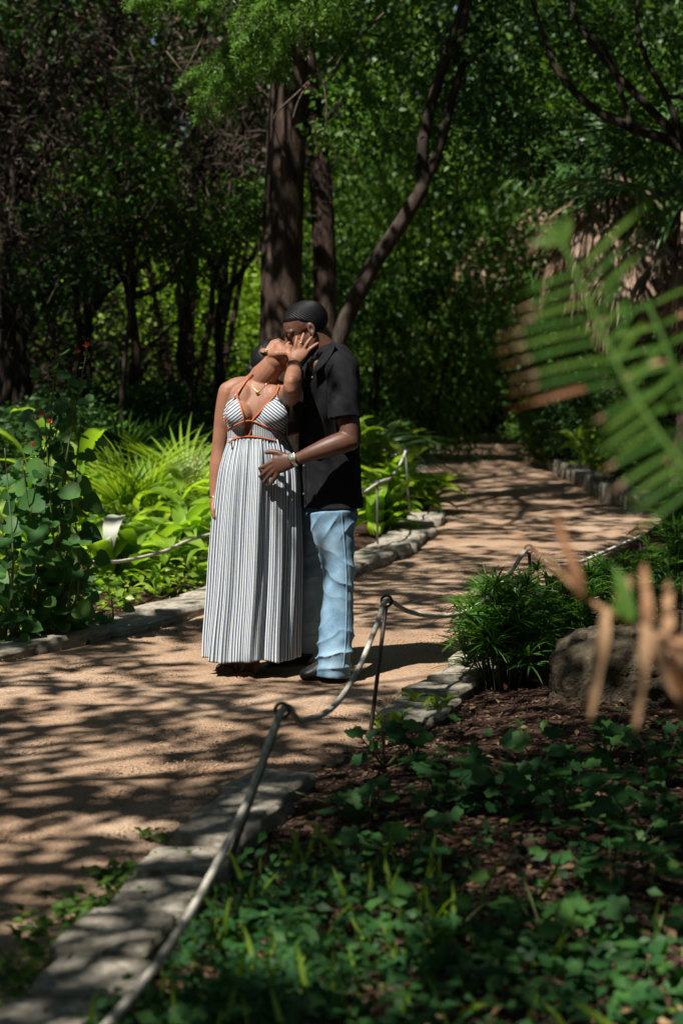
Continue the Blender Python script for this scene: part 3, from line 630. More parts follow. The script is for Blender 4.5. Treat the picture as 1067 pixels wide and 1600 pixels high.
# skirt
def skirt():
    K = np.array([(403,684,.137,.112,0),(404,694,.146,.122,0),(404.5,712,.165,.142,0),(404.5,740,.184,.16,0),(402,800,.198,.172,.005),(399.5,870,.207,.18,.01),(396.5,930,.212,.186,.01),(392.5,988,.218,.192,.01),(390.5,1026,.222,.196,.01)])
    nv, nu = 110, 640; Q = catmull(K, nv); th = np.arange(nu) / nu * 2 * math.pi; NS = 124
    V = np.zeros((nv, nu, 3)); U = np.zeros((nv, nu))
    for i in range(nv):
        v = i / (nv - 1); c = W(Q[i, 0], Q[i, 1], YC + Q[i, 4]); t2 = th + 0.10 * v * np.sin(3 * th + 1.3)
        g = 0.0055 * np.exp(-v * 5) * np.sin(46 * th + 2.0 * np.sin(5 * th)) * min(1, i / 3)
        f = (0.004 + 0.0145 * min(1, v * 1.6)) * ((.35 + .5 * np.sin(2 * th + 4.2) ** 2) * np.sin(11 * t2 + 1.6 * np.sin(2 * th + .5) + 1.5 * v) + (.15 + .45 * np.sin(1.5 * th + 1) ** 2) * np.sin(17 * t2 + 2.1 + .8 * np.sin(3 * th) - 1.2 * v) + 0.55 * np.sin(5 * t2 + 4.0 - 2.0 * v) + .25 * np.sin(29 * th + 3 * v)) * min(1, i / 4)
        n = np.column_stack([np.cos(th), np.sin(th)]); r = np.column_stack([Q[i, 2] * n[:, 0], Q[i, 3] * n[:, 1]]) * 0.955 + n * (f + g)[:, None]
        lean = 0.0
        V[i, :, 0] = c[0] + r[:, 0]; V[i, :, 1] = c[1] + r[:, 1]; V[i, :, 2] = c[2] + 0.008 * np.sin(4 * th + 1) * v + 0.003 * np.sin(th * 9) * v
        U[i] = NS * (np.arange(nu) / nu) + 0.45 * v * np.sin(5 * th + .7) + 0.9 * v * np.sin(2 * th + 2.2)
    ref = V[int(nv * .7)]; seg = np.linalg.norm(np.roll(ref, -1, 0) - ref, axis=1); arc = np.concatenate([[0], np.cumsum(seg)[:-1]]) / seg.sum() * NS
    for i in range(nv):
        v = i / (nv - 1); U[i] = arc + .35 * v * np.sin(5 * th + .7) + .8 * v * np.sin(2 * th + 2.2)
    return V, U
SV, SU = skirt()
# the belly hand presses the cloth in a little
hc = J(432, 730, -.15); dd = np.exp(-((SV[..., 0] - hc[0]) ** 2 + (SV[..., 2] - hc[2]) ** 2) / .07 ** 2) * (SV[..., 1] < YC); SV[..., 1] += .008 * dd
dress = uv_grid('dress', SV, SU, M['stripe'], woman, True, 0.002)
def cup(inner, outer, apex, outer_mid, rot, nst):
    n = 26; V = np.zeros((n, n, 3)); U = np.zeros((n, n)); inner, outer, apex, outer_mid = map(np.array, (inner, outer, apex, outer_mid))
    for i in range(n):
        t = i / (n - 1); a = inner * (1 - t) + apex * t + np.array([0, 0]); b = (1 - t) ** 2 * outer + 2 * t * (1 - t) * outer_mid + t * t * apex
        if t > .97: b = b + (2, 0) if outer[0] > inner[0] else b - (2, 0)
        row = [a * (1 - s) + b * s + np.array([0, 3.2 * math.sin(math.pi * s) * (1 - t)]) for s in np.linspace(0, 1, n)]
        V[i] = drape(row, .010, -.1)
        for j in range(n):
            p = row[j] - apex; U[i, j] = (p[0] * rot[0] + p[1] * rot[1]) / nst
    return V, U
c1V, c1U = cup((381,657), (357,673), (371,616), (336,640), (0.62, 0.78), 3.9)
c2V, c2U = cup((394,657), (441,680), (431,616), (461,650), (0.62, -0.78), 3.9)
for V_ in (c1V, c2V):
    for _ in range(3): V_[1:-1, 1:-1, 1] = .2 * (V_[1:-1, 1:-1, 1] + V_[:-2, 1:-1, 1] + V_[2:, 1:-1, 1] + V_[1:-1, :-2, 1] + V_[1:-1, 2:, 1])
uv_grid('bodice_cup', c1V, c1U, M['stripe'], dress, False, 0.003); uv_grid('bodice_cup', c2V, c2U, M['stripe'], dress, False, 0.003)
TOPC = [(355,673),(366,664),(381,657.5),(394,657.5),(408,663),(425,671),(442,681),(451,686)]; LOWC = [(358,691),(370,685),(382,682),(394,682),(410,684),(430,689),(450,693)]
def curve_at(C, x): C = np.array(C); return np.interp(x, C[:, 0], C[:, 1])
for a, b in ((357, 380.5), (394.5, 450)):
    xs = np.linspace(a, b, 24); V = np.array([drape([(x, curve_at(TOPC, x) * (1 - t) + curve_at(LOWC, x) * t) for x in xs], .009, -.08) for t in np.linspace(0, 1, 8)]); U = np.tile(xs / 2.7, (8, 1))
    uv_grid('bodice_band', V, U, M['stripe'], dress, False, 0.003)
# back of the bodice
thb = np.linspace(-0.25, math.pi + .25, 60); V = np.zeros((6, 60, 3))
for i, py in enumerate(np.linspace(664, 692, 6)):
    c = J(403, py, 0); V[i] = np.column_stack([c[0] + .139 * np.cos(thb), c[1] + .108 * np.sin(thb), np.full(60, c[2])])
uv_grid('bodice_back', V, np.tile(thb * 10, (6, 1)), M['stripe'], dress, False, 0.003)
def piping(pts, r=.0042, off=.012, n=40, name='piping'):
    P = drape(catmull(np.array(pts, float), n), off, -.09); P[1:-1] = (P[:-2] + P[1:-1] * 2 + P[2:]) / 4; mb = MB(); add_tube(mb, P, r, n=7); return part(name, mb, M['rust'], dress)
piping(TOPC); piping(LOWC)
piping([(381,657),(381.5,668),(384.5,678),(386,682)]); piping([(394,657),(393.5,668),(391,678),(389.5,682)]); piping([(371,616),(375,632),(380,650),(381,657)]); piping([(431,616),(421,628),(407,643),(394,657)])
piping([(371,617),(352,650),(355,673)], .003)
piping([(371,617),(380,603),(391,590),(396,584)], .0035, .008, 26, 'strap'); piping([(431,617),(434,609),(435,602)], .0035, .008, 26, 'strap')
# jewellery
def on_line(pts, r, m, parent, name, off=.004, n=40):
    P = drape(catmull(np.array(pts, float), n), off, -.06); mb = MB(); add_tube(mb, P, r, n=6); return part(name, mb, m, parent)
on_line([(390,588),(394,600),(402,613),(412,604),(424,592)], .0009, M['gold'], woman, 'necklace')
mb = MB(); pc = drape([(402, 615)], .008, -.08)[0]; add_ell(mb, pc, (.0065, .003, .009)); add_ell(mb, pc + [-.005, 0, .008], (.004, .002, .0045)); add_ell(mb, pc + [.006, 0, .006], (.004, .002, .0045)); part('pendant', mb, M['gold'], woman)
mb = MB(); e0 = WHC + WH @ (np.array([-.008, -.082, -.032]) * WS); add_ell(mb, e0, (.0055,) * 3); add_ell(mb, e0 - [0, 0, .009], (.004, .004, .006)); part('earring', mb, M['gold'], woman)
def bangle(c, axis, r, t, m, parent, name):
    axis = unit(axis); a = unit(np.cross(axis, [0, 1, 0.1])); b = np.cross(axis, a); th = np.linspace(0, 2 * math.pi, 29); mb = MB()
    add_tube(mb, c + r * (np.cos(th)[:, None] * a + np.sin(th)[:, None] * b), t, n=7, hint=axis, caps=False); return part(name, mb, m, parent)
bangle(J(336.5, 777, -.008), J(336, 790, -.01) - J(337, 760, 0), .029, .003, M['gold'], woman, 'bracelet')
bangle(J(459.3, 571, -.13), J(459, 566, -.118) - J(459, 580, -.17), .031, .0022, M['gold'], woman, 'bracelet')
bangle(J(471, 535, -.111), J(472.5, 528, -.107) - J(468, 547, -.108), .0115, .002, M['gold'], woman, 'ring')
hl = lambda f, l, w: np.minimum(np.minimum(w - (0.098 - np.clip(0.055 - f, 0, .2) * 1.1), w + 0.03 + 0 * f), 1)
hair = hair_cap(WHC, WH, WS, lambda f, l, w: np.where(f > .0, w - .075 + .04 * np.clip((np.abs(l) - .02) / .045, 0, 1) - (f - .045) * .5, np.where(f > -.035, w - .03 + (.0 - f) * .5, w + .05)), 0.0, .007)
part('hair', hair, M['hair'], woman)
mb = MB(); bun = J(396, 578, .075); add_ell(mb, bun, (.034, .034, .03)); me = mb.mesh('bun'); v = getv(me); v = bun + (v - bun) * (1 + .25 * (fbm((v - bun) * 60, 3) - .5))[:, None]; setv(me, v); part('hair_bun', me, M['hair'], woman)
for px, py in ((385, 1064), (352, 1055)):
    t = G(px, py); h = t + [(.02 if px > 360 else 0.03), .2, 0]; mb = MB(); P = catmull(np.array([h + [0, .03, .006], h * .6 + t * .4 + [0, 0, .006], t + [0, .02, .006], t + [0, -.03, .006]]), 16)
    add_tube(mb, P, np.interp(np.linspace(0, 1, 16), [0, .15, .5, .85, 1], [.03, .038, .036, .048, .03]), .008, n=16, hint=(1, 0, 0)); s = part('sandal', mb, M['leather'], woman)
    for q in (.02, .075):
        c = t + [0, q, .02]; th = np.linspace(-.1, math.pi + .1, 16); mb = MB(); P = c + np.column_stack([.05 * np.cos(th), np.zeros(16) + .01 * np.sin(th), -.012 + (.033 + q * .12) * np.sin(th)]); add_tube(mb, P, .016 if q < .05 else .009, .003, n=8, hint=(0, 1, 0)); part('strap', mb, M['leather'], s)

# ------------------------------------------------------------------ MAN
TA = np.array([.62, -.78, 0]); TD = np.array([-.78, -.62, 0])
def torso_rows(rows, n=40):   # (px,py,dy,half width along shoulders,half depth)
    return catmull(Jr(rows), n)
def man_body():
    mb = MB(); head_prims(mb, MHC, MH, MS)
    limb(mb, [(512,560,.03,.068,.068),(505,548,.03,.062,.064),(496,535,.025,.06,.062),(488,522,.02,.058,.06)])
    Q = torso_rows([(508,556,.03,.075,.06),(510,572,.02,.15,.085),(511,592,.02,.165,.1),(511,640,.02,.155,.105),(513,700,.02,.14,.1),(515,760,.02,.145,.105),(515,800,.02,.15,.105)])
    add_tube(mb, Q[:, :3], Q[:, 3], Q[:, 4], n=28, hint=TA, round_caps=True)
    add_ell(mb, J(496, 572, -.05), (.04, .04, .05))
    # left arm (camera side)
    limb(mb, [(533,580,-.12,.056,.056),(537,605,-.15,.058,.056),(540,640,-.18,.055,.052),(545,668,-.205,.048,.046),(547,688,-.215,.043,.043)])
    limb(mb, [(547,690,-.215,.043,.043),(536,691,-.225,.05,.046),(515,698,-.235,.047,.044),(490,707,-.235,.037,.035),(470,715,-.225,.0285,.026),(461,718,-.215,.0275,.024)])
    limb(mb, [(462,718,-.215,.03,.022),(450,721,-.207,.039,.02),(438,724,-.2,.045,.018),(431,726,-.198,.044,.016)], hint=(0, 0, 1))
    for rows in ([(436,717,-.2),(424,722,-.198),(414,728,-.191),(405.5,732,-.181)], [(433,723,-.199),(422,731,-.197),(414,738,-.19),(406.5,744,-.18)],
                 [(432,730,-.197),(424,739,-.196),(418,746,-.189),(412,753,-.18)], [(434,737,-.194),(430,745,-.194),(426,752,-.188),(422,758,-.181)]):
        limb(mb, [(*r, q, q) for r, q in zip(rows, (.0125, .0112, .0105, .0085))], n=10, k=16)
    limb(mb, [(448,715,-.2,.0165,.0165),(438,709,-.198,.0145,.0145),(427,706,-.192,.013,.013),(416,707,-.184,.0105,.0105)], n=10, k=16)
    # right arm round her back
    limb(mb, [(487,582,.17,.055,.055),(476,625,.2,.053,.05),(468,665,.2,.045,.043)]); limb(mb, [(468,665,.2,.045,.043),(440,672,.2,.04,.038),(410,680,.185,.028,.028)]); limb(mb, [(412,680,.183,.03,.02),(395,684,.165,.042,.018)], hint=(0,0,1))
    for k in range(4): limb(mb, [(398,676+6*k,.165,.012,.012),(388,678+6*k,.15,.011,.011),(380,680+6*k,.13,.009,.009)], n=8, k=8)
    limb(mb, [(408,672,.175,.014,.014),(398,664,.16,.012,.012),(392,659,.15,.01,.01)], n=8, k=8)
    # hips and legs (inside the jeans)
    limb(mb, [(519,800,-.05,.07,.07),(525,880,-.09,.055,.055),(527,950,-.13,.048,.048),(521,1045,-.2,.04,.04)]); limb(mb, [(506,800,.1,.07,.07),(489,890,.16,.055,.055),(482,940,.22,.045,.045),(478,1005,.285,.04,.04)])
    me = remesh(mb, 0.0042, 5, 0.5); v = getv(me); q = (v - MHC) @ MH / MS; v, q = carve_ears(me, v, q, MHC, MH, MS)
    col = np.tile(np.array([0.09, 0.04, 0.025]), (len(v), 1))
    lip = np.exp(-(((q[:, 0] - .095) / .018) ** 2 + (q[:, 1] / .022) ** 2 + ((q[:, 2] + .057) / .011) ** 2)); col = col * (1 - lip[:, None]) + np.array([.11, .04, .035]) * lip[:, None]
    for sgn in (-1, 1):
        br = np.exp(-(((q[:, 0] - .08) / .03) ** 2 + ((q[:, 1] - sgn * .036) / .022) ** 2 + ((q[:, 2] - .038) / .006) ** 2)); col = col * (1 - .9 * br[:, None]) + .006 * .9 * br[:, None]
        la = np.exp(-(((q[:, 0] - .085) / .02) ** 2 + ((q[:, 1] - sgn * .032) / .014) ** 2 + ((q[:, 2] - .006) / .003) ** 2)); col = col * (1 - .8 * la[:, None]) + .005 * .8 * la[:, None]
    beard = np.clip((-.045 - q[:, 2]) / .02, 0, 1) * np.clip((q[:, 0] - .0) / .02, 0, 1) * np.clip((q[:, 2] + .14) / .02, 0, 1) * .35; col *= (1 - beard)[:, None]
    fing = None
    paint(me, np.clip(col, 0, 1)); return me
M_ME = man_body(); M_BASE = G(508, 1062); M_BASE[2] = 0; setv(M_ME, getv(M_ME) - M_BASE)
man = link('person', M_ME, M['skin_m'], None, tuple(M_BASE))
tag(man, 'man in a black short-sleeved shirt and light blue jeans bending to kiss the woman', 'person')
def mline(f, l, w):
    return np.where(f > .02, w - .068 - (f - .06) * .3, np.where(f > -.025, w - .052 + (.02 - f) * .75, w + .045))
part('hair', hair_cap(MHC, MH, MS, mline, 0.0012, .0045, 260, 190), M['hair'], man)

def shirt_mesh():
    mb = MB()
    Q = torso_rows([(509,541,.05,.06,.052),(509,549,.045,.09,.072),(511,560,.03,.135,.094),(512,575,.02,.172,.112),(513,590,.02,.182,.117),(513,610,.02,.18,.12),(513,660,.02,.172,.122),(513,710,.02,.17,.122),(514,760,.02,.176,.128),(515,793,.02,.182,.134)])
    add_tube(mb, Q[:, :3], Q[:, 3], Q[:, 4], n=44, hint=TA)
    limb(mb, [(522,568,-.07,.065,.07),(532,576,-.125,.07,.073),(537,605,-.165,.073,.07),(538.5,635,-.19,.074,.07)], n=26)
    Q = catmull(Jr([(536,600,-.16,.07,.068),(538,630,-.19,.073,.069),(539.5,654,-.205,.077,.07)]), 14); add_tube(mb, Q[:, :3], Q[:, 3], Q[:, 4], n=28)
    limb(mb, [(500,574,.13,.06,.065),(488,586,.17,.066,.066),(482,615,.19,.068,.066),(478,640,.2,.07,.066)], n=24)
    me = remesh(mb, 0.0045, 5, .5); v = getv(me); n = getn(me)
    w = v - np.array(J(513, 700, 0)); arm = np.array(J(539, 640, -.19))
    f1 = fbm(np.column_stack([w @ TA * 7, w @ TD * 7, w[:, 2] * 2.6]) + 3, 51, 3) - .5
    f2 = fbm(np.column_stack([w[:, 0] * 9 + w[:, 2] * 8, w[:, 1] * 9, w[:, 2] * 6]), 57, 3) - .5
    f3 = np.sin(w[:, 2] * 34 + w[:, 0] * 30 + 4 * (fbm(w * 5, 60, 2) - .5)) * np.exp(-((w[:, 2] + .12) / .12) ** 2) * .0035
    v = v + n * (0.022 * f1 + 0.016 * f2 + f3)[:, None]
    setv(me, v); return me
shirt = part('shirt', shirt_mesh(), M['shirt'], man); S_ME = shirt.data
S_BVH = BVHTree.FromPolygons([tuple(x + M_BASE) for x in getv(S_ME)], [tuple(p.vertices) for p in S_ME.polygons])
def on_shirt(pts, off):
    out = []
    for p in pts:
        q = on_body(p[0], p[1], off, S_BVH); out.append(q if q is not None else (out[-1] if out else J(p[0], p[1], -.1)))
    return np.array(out)
# collar leaves
def flap(rows, name, thick=.004, off=.006):
    V = np.array([on_shirt(catmull(np.array(r, float), 10), off) for r in rows]); X_ = np.column_stack([V[..., 0].ravel(), V[..., 2].ravel(), np.ones(V[..., 0].size)]); yy = V[..., 1].ravel(); w_ = np.ones(len(yy), bool)
    for _ in range(3): co = np.linalg.lstsq(X_[w_], yy[w_], rcond=None)[0]; rs = yy - X_ @ co; w_ = abs(rs) < max(.012, 1.5 * rs[w_].std())
    V[..., 1] = (X_ @ co).reshape(V.shape[:2]) - .006; mb = MB(); add_grid(mb, V); o = part(name, mb, M['shirt'], shirt); s = o.modifiers.new('t', 'SOLIDIFY'); s.thickness = thick; s.offset = 1; return o
flap([[(521,533),(512,545),(503,558),(493,574)],[(523,535),(516,548),(507,562),(491,581)],[(525,538),(520,552),(511,567),(488,588)]], 'collar')
def seam(pts, r=.0025, off=.002, name='seam', m='shirt', bv=None):
    P = on_shirt(catmull(np.array(pts, float), 30), off); mb = MB(); add_tube(mb, P, r, n=6); return part(name, mb, M[m], shirt)
seam([(486,598),(484,610),(478,660),(477,720),(478,788)]); seam([(520,569),(514,585),(512,605),(515,628)]); seam([(517,650),(530,654),(545,655),(560,653)], .003)
for y in (590, 634, 680, 728, 772):
    p = on_shirt([(np.interp(y, [583, 610, 660, 788], [491, 481, 476, 475]), y)], .003)[0]; mb = MB(); add_ell(mb, p, (.0055, .003, .0055), nu=12, nv=6); part('button', mb, M['button'], shirt)
cx = on_shirt([(499, 580)], 0)[0]

def jeans_mesh():
    mb = MB()
    Q = torso_rows([(514,775,.02,.145,.1),(515,790,.02,.152,.108),(515,815,.02,.156,.112)], 12); add_tube(mb, Q[:, :3], Q[:, 3], Q[:, 4], n=36, hint=TA, round_caps=True)
    # front leg
    def leg(rows, n=30):
        Q = catmull(Jr(rows), 50); add_tube(mb, Q[:, :3], Q[:, 3], Q[:, 4], n=n, hint=(1, 0, 0))
    leg([(519,800,-.06,.108,.105),(521,830,-.07,.098,.1),(526,865,-.075,.083,.09),(529,900,-.1,.074,.08),(528,950,-.13,.074,.078),(525,1000,-.17,.079,.084),(522,1032,-.195,.081,.09),(520,1057,-.2,.082,.094)])
    leg([(506,800,.1,.1,.1),(498,840,.12,.09,.095),(489,890,.16,.082,.085),(482,940,.22,.078,.08),(478,985,.27,.08,.082),(478,1012,.29,.082,.085)])
    me = remesh(mb, 0.0045, 5, .5); v = getv(me); n = getn(me); k = np.array(J(525, 900, -.07)); w = v - np.array([k[0], k[1], 0]); z = v[:, 2]
    wob = fbm(v * 6, 71, 3) - .5
    ang = np.arctan2(w[:, 1], w[:, 0])
    def cre(x): return 1 - 2 * np.abs(np.sin(x / 2)) ** .55
    st = np.clip((.34 - z) / .2, 0, 1) * np.clip((z - .05) / .05, 0, 1) * .0085 * cre(z * 88 + 2.6 * np.sin(ang * 2 + 1) + 9 * wob) + np.exp(-((z - .52) / .1) ** 2) * .0065 * cre(z * 62 + 3.5 * ang + 9 * wob) + np.exp(-((z - .74) / .06) ** 2) * .006 * cre(z * 50 - w[:, 0] * 70 + 6 * wob)
    v = v + n * ((st + .022 * wob * np.clip((z - .05) / .08, 0, 1)) * np.clip((.80 - z) / .06, 0, 1) + .01 * (fbm(v * 16, 75, 2) - .5))[:, None]; setv(me, v); return me
jeans = part('jeans', jeans_mesh(), M['denim'], man)
J_ME = jeans.data; J_BVH = BVHTree.FromPolygons([tuple(x + M_BASE) for x in getv(J_ME)], [tuple(p.vertices) for p in J_ME.polygons])
P = []
for p in catmull(np.array([(533,796),(538,850),(541,900),(541,960),(539,1010),(536,1045)], float), 60):
    q = on_body(p[0], p[1], .001, J_BVH)
    if q is not None: P.append(q)
mb = MB(); add_tube(mb, np.array(P), .003, n=6); part('side_seam', mb, M['denim'], jeans)
def boot(toe, heel, nm='boot'):
    toe = np.array(toe, float); heel = np.array(heel, float); d = unit(toe - heel); L = np.linalg.norm(toe - heel); s = np.cross([0, 0, 1], d); mb = MB()
    rows = [(-.02,.045,.030,.045),(.1,.06,.036,.06),(.3,.07,.04,.068),(.55,.05,.046,.048),(.8,.038,.046,.034),(.95,.032,.034,.024),(1.02,.028,.015,.012)]
    P = []; A = []; B = []
    for t, z, a, b in rows: P.append(heel + d * L * t + [0, 0, z + .012]); A.append(a); B.append(b)
    Q = catmull(np.column_stack([P, A, B]), 30); add_tube(mb, Q[:, :3], Q[:, 3], Q[:, 4], n=22, hint=s); ank = heel + d * L * .16
    add_tube(mb, np.array([ank + [0, 0, .05], ank + [0, 0, .1], ank + [0, 0, .14]]), [.048, .046, .046], n=20)
    me = remesh(mb, .005, 4); v = getv(me); v[:, 2] = np.maximum(v[:, 2], .014); setv(me, v); o = part(nm, me, M['leather'], man)
    for t0, t1, h0, h1, n2 in ((-.06, 1.04, .008, .02, 'sole'), (-.06, .27, .0, .014, 'heel')):
        ts = np.linspace(t0, t1, 16); wd = np.interp(ts, [-.06, 0, .2, .4, .65, .9, 1.04], [.02, .036, .04, .038, .05, .04, .016]); bm_ = MB(); rings = []
        V = np.zeros((4, 32, 3)); pts = np.vstack([heel + d * (L * ts)[:, None] + s * wd[:, None], (heel + d * (L * ts)[:, None] - s * wd[:, None])[::-1]])
        for r_, (z, q) in enumerate(((h0, .97), (h0 + .002, 1), (h1, 1), (h1, .3))):
            c = pts.mean(0); V[r_] = c + (pts - c) * q; V[r_, :, 2] = z
        add_grid(bm_, V, True); part(n2, bm_, M['sole'], o)
tz = G(470, 1070); hz = G(536, 1067); boot(tz, hz)
h2 = J(484, 1030, .32); h2[2] = 0; boot(h2 + [-.2, -.1, 0], h2)
# watch on the left wrist
wc = J(461, 718, -.217); ax = unit(J(470, 715, -.225) - J(455, 720, -.21)); bt = MB(); th = np.linspace(0, 2 * math.pi, 33); a_ = unit(np.cross(ax, [0, 1, 0])); b_ = np.cross(ax, a_)
watch = empty('wristwatch', wc); watch.parent = man; watch.location = tuple(wc - M_BASE)
add_tube(bt, wc + .0315 * (np.cos(th)[:, None] * a_ + .92 * np.sin(th)[:, None] * b_), .011, .0022, n=8, hint=ax, caps=False)
bpy.data.objects.remove(watch); watch = part('watch_band', bt, M['steel'], man)
nrm = unit(np.array([-.1, -.9, .42])); nrm = unit(nrm - ax * (nrm @ ax)); zz = np.cross(nrm, ax); MX = np.column_stack([ax, nrm, zz])
mb = MB(); add_box(mb, wc + nrm * .033, (.034, .010, .038), MX); me = mb.mesh('case', False); o = part('watch_case', me, M['steel'], watch)
bv = o.modifiers.new('b', 'BEVEL'); bv.width = .003; bv.segments = 2
mb = MB(); add_box(mb, wc + nrm * .0385, (.027, .002, .031), MX); part('watch_dial', mb, M['dial'], watch, False)
# ================================================================== VEGETATION
# ---- leaf templates: x across, y along, z normal
def T_oval(w=.28): return np.array([[0,0,0],[-w,.42,.07],[0,.45,0],[w,.42,.07],[0,1,-.12]]), np.array([[0,2,1],[0,3,2],[1,2,4],[2,3,4]])
def T_needle(w=.09): return np.array([[-w*.5,0,0],[w*.5,0,0],[w,.5,.02],[-w,.5,.02],[0,1,-.03]]), np.array([[0,1,2],[0,2,3],[3,2,4]])
def T_round():
    a = np.array([(0,.08),(-.2,-.02),(-.45,.12),(-.5,.42),(-.33,.72),(0,1.02),(.33,.72),(.5,.42),(.45,.12),(.2,-.02)]); r = np.hypot(a[:,0], a[:,1]-.45)
    v = np.column_stack([a, .34*r-.05]); v = np.vstack([v, [0,.42,0]]); n = len(a); return v, np.array([[n,(i+1)%n,i] for i in range(n)])
def T_lobed():
    a = []
    for ang, r in ((-90,.2),(-135,.44),(-162,.47),(178,.40),(155,.53),(132,.52),(114,.45),(90,.62),(66,.45),(48,.52),(25,.53),(2,.40),(-18,.47),(-45,.44)):
        a.append((r*math.cos(R(ang)), .36 + r*math.sin(R(ang))))
    a = np.array(a); r = np.hypot(a[:,0], a[:,1]-.36); v = np.column_stack([a, .18*r*np.where(np.arange(len(a))%2==0,1,.4)]); v = np.vstack([v,[0,.36,0]]); n = len(a)
    return v, np.array([[n,i,(i+1)%n] for i in range(n)])
OVAL, NEEDLE, ROUND, LOBED = T_oval(), T_needle(), T_round(), T_lobed()
def leaves(mb, P, D, N, S, T=OVAL):
    V0, F0 = T; P = np.asarray(P, float); n = len(P)
    if n == 0: return
    D = unit(D); N = np.asarray(N, float); N = unit(N - D * (N * D).sum(1, keepdims=True)); X = np.cross(D, N); S = np.broadcast_to(np.asarray(S, float), (n,))
    V = P[:, None] + S[:, None, None] * (V0[None, :, 0:1] * X[:, None] + V0[None, :, 1:2] * D[:, None] + V0[None, :, 2:3] * N[:, None])
    mb.add(V.reshape(-1, 3), (F0[None] + np.arange(n)[:, None, None] * len(V0)).reshape(-1, 3))
def rdir(n, up=0.0, rg=None):
    v = (rg or rng).normal(size=(n, 3)); v[:, 2] += up; return unit(v)
def clump_points(n, radii, ncl, spread, seed, shell=0.5):
    rg = np.random.default_rng(seed); c = unit(rg.normal(size=(ncl, 3))) * (shell + (1 - shell) * rg.random((ncl, 1))) ** 0.6
    c = c * (0.72 + 0.55 * fbm(c * 1.6 + seed, seed)[:, None]); k = rg.integers(0, ncl, n); p = c[k] * np.asarray(radii) + rg.normal(size=(n, 3)) * spread * np.array([1, 1, .7])
    return p, c * np.asarray(radii), unit(c[k] * [1, 1, .6] + rg.normal(size=(n, 3)) * .8 + [0, 0, .1])
def crown_mesh(name, n, radii, ncl, spread, size, seed, T=OVAL, shell=.5):
    p, c, d = clump_points(n, radii, ncl, spread, seed, shell); rg = np.random.default_rng(seed + 1); mb = MB()
    leaves(mb, p, d + [0, 0, -.25], rdir(n, 1.0, rg), size * rg.uniform(.6, 1.3, n), T); return mb.mesh(name, False), c
def wander(a, b, n, wob, seed):
    rg = np.random.default_rng(seed); a = np.asarray(a, float); b = np.asarray(b, float); t = np.linspace(0, 1, n)[:, None]; L = np.linalg.norm(b - a)
    w = np.column_stack([fbm(np.column_stack([t[:, 0] * 3 + seed * 7.3, np.full(n, k * 9.1)]), seed + k, 3) - .5 for k in range(3)]); return a + (b - a) * t + w * wob * L * np.sin(np.pi * t) ** .7
def trunk_mesh(P, r, n=20, rough=.12, seed=0, rings=50):
    Q = catmull(np.column_stack([P, r]), rings); V, F, (k, n) = tube(Q[:, :3], Q[:, 3], n=n); c = np.repeat(Q[:, :3], n, 0); d = V - c
    a = np.tile(np.arange(n) / n * 2 * math.pi, k); f = fbm(np.column_stack([np.cos(a) * 2.2, np.sin(a) * 2.2, V[:, 2] * .9]), seed, 4) - .5
    rid = np.abs(fbm(np.column_stack([np.cos(a) * 6, np.sin(a) * 6, V[:, 2] * 1.6]), seed + 5, 2) - .5); V = c + d * (1 + rough * 2 * f - rough * 1.6 * (0.25 - rid).clip(0, 1))[:, None]
    mb = MB(); mb.add(V, F); return mb

# ------------------------------------------------------------------ overhead canopy: trees whose leaves are placed to throw the wanted dappled shade
def shade_open(g):
    """how open the crowns are shaped to be, to light a ground point (0 closed .. 1 open), seen along the sun"""
    X, Y = g[:, 0], g[:, 1]; px, py = PX(np.column_stack([g, np.zeros(len(g))])); d = poly_dist(g, PATH); on = d > 0
    T = np.full(len(g), .10)
    T = np.where(on, np.where(py > 1480, .10, np.where(py > 1330, .14, np.where(py > 985, .36, .42))), T)
    T = np.where(~on & (Y < 8.3) & (Y > 7.4) & (X > 0), .22, T)
    T = np.where(~on & (Y <= 7.4) & (X > -1.2), .035, T); T = np.where((Y < 5.2) & (X > -1) & (X < .3), .07, T)
    T = np.where(~on & (X > .5) & (Y > 8.3) & (Y < 12.5), .26, T)
    T = np.where(~on & (X < -.3) & (Y > 11.0) & (Y < 18.5), .97, T); T = np.where(~on & (X < -1.15) & (Y > 8.6) & (Y < 11.4), .12, T)
    T = np.where(~on & (X > -.4) & (X < 1.4) & (Y > 12.5) & (Y < 18.5), .80, T)
    low = vnoise(g * .42, 91); T = np.where((Y >= 18.5) & ~on, np.where(low > .55, .5, .06), T)
    T = np.where((Y >= 18.5) & (Y < 24.5) & (X < .2) & ~on, .13, T); T = np.where((Y >= 24.5) & (X < 1.8), np.where(low > .47, .65, .08), T); T = np.where((Y > 28) & (Y < 33) & (X > -3.8) & (X < .2), .8, T); T = np.where((Y >= 26) & (X >= 1.0) & ~on, np.where(low > .68, .5, .05), T)
    T = np.where((X > 2.9) & (X < 6.2) & (Y > 23.5) & (Y < 28.5) & ~on, .62, T); T = np.where((X > 3.0) & (X < 5.6) & (Y > 29.3) & (Y < 32.8), .7, T)
    T = np.where((Y >= 18.3) & (Y < 19.7) & (X > -.3) & (X < .9), .3, T); T = np.where((X > -.1) & (X < 1.5) & (Y > 15.3) & (Y < 17.0), .85, T)
    T = np.where((d < .05) & (d > -.36) & (Y < 8) & (X < .2), .24, T)
    T = np.where((X > .62) & (X < 1.9) & (Y > 2.9) & (Y < 4.9), 1.01, T); T = np.where(~on & (X > -2.6) & (X < -.6) & (Y > 9.6) & (Y < 11.4), .62, T)
    T = np.where((X > -.72) & (X < .85) & (Y > 9.0) & (Y < 10.6), .97, T)
    return T
TREES = []
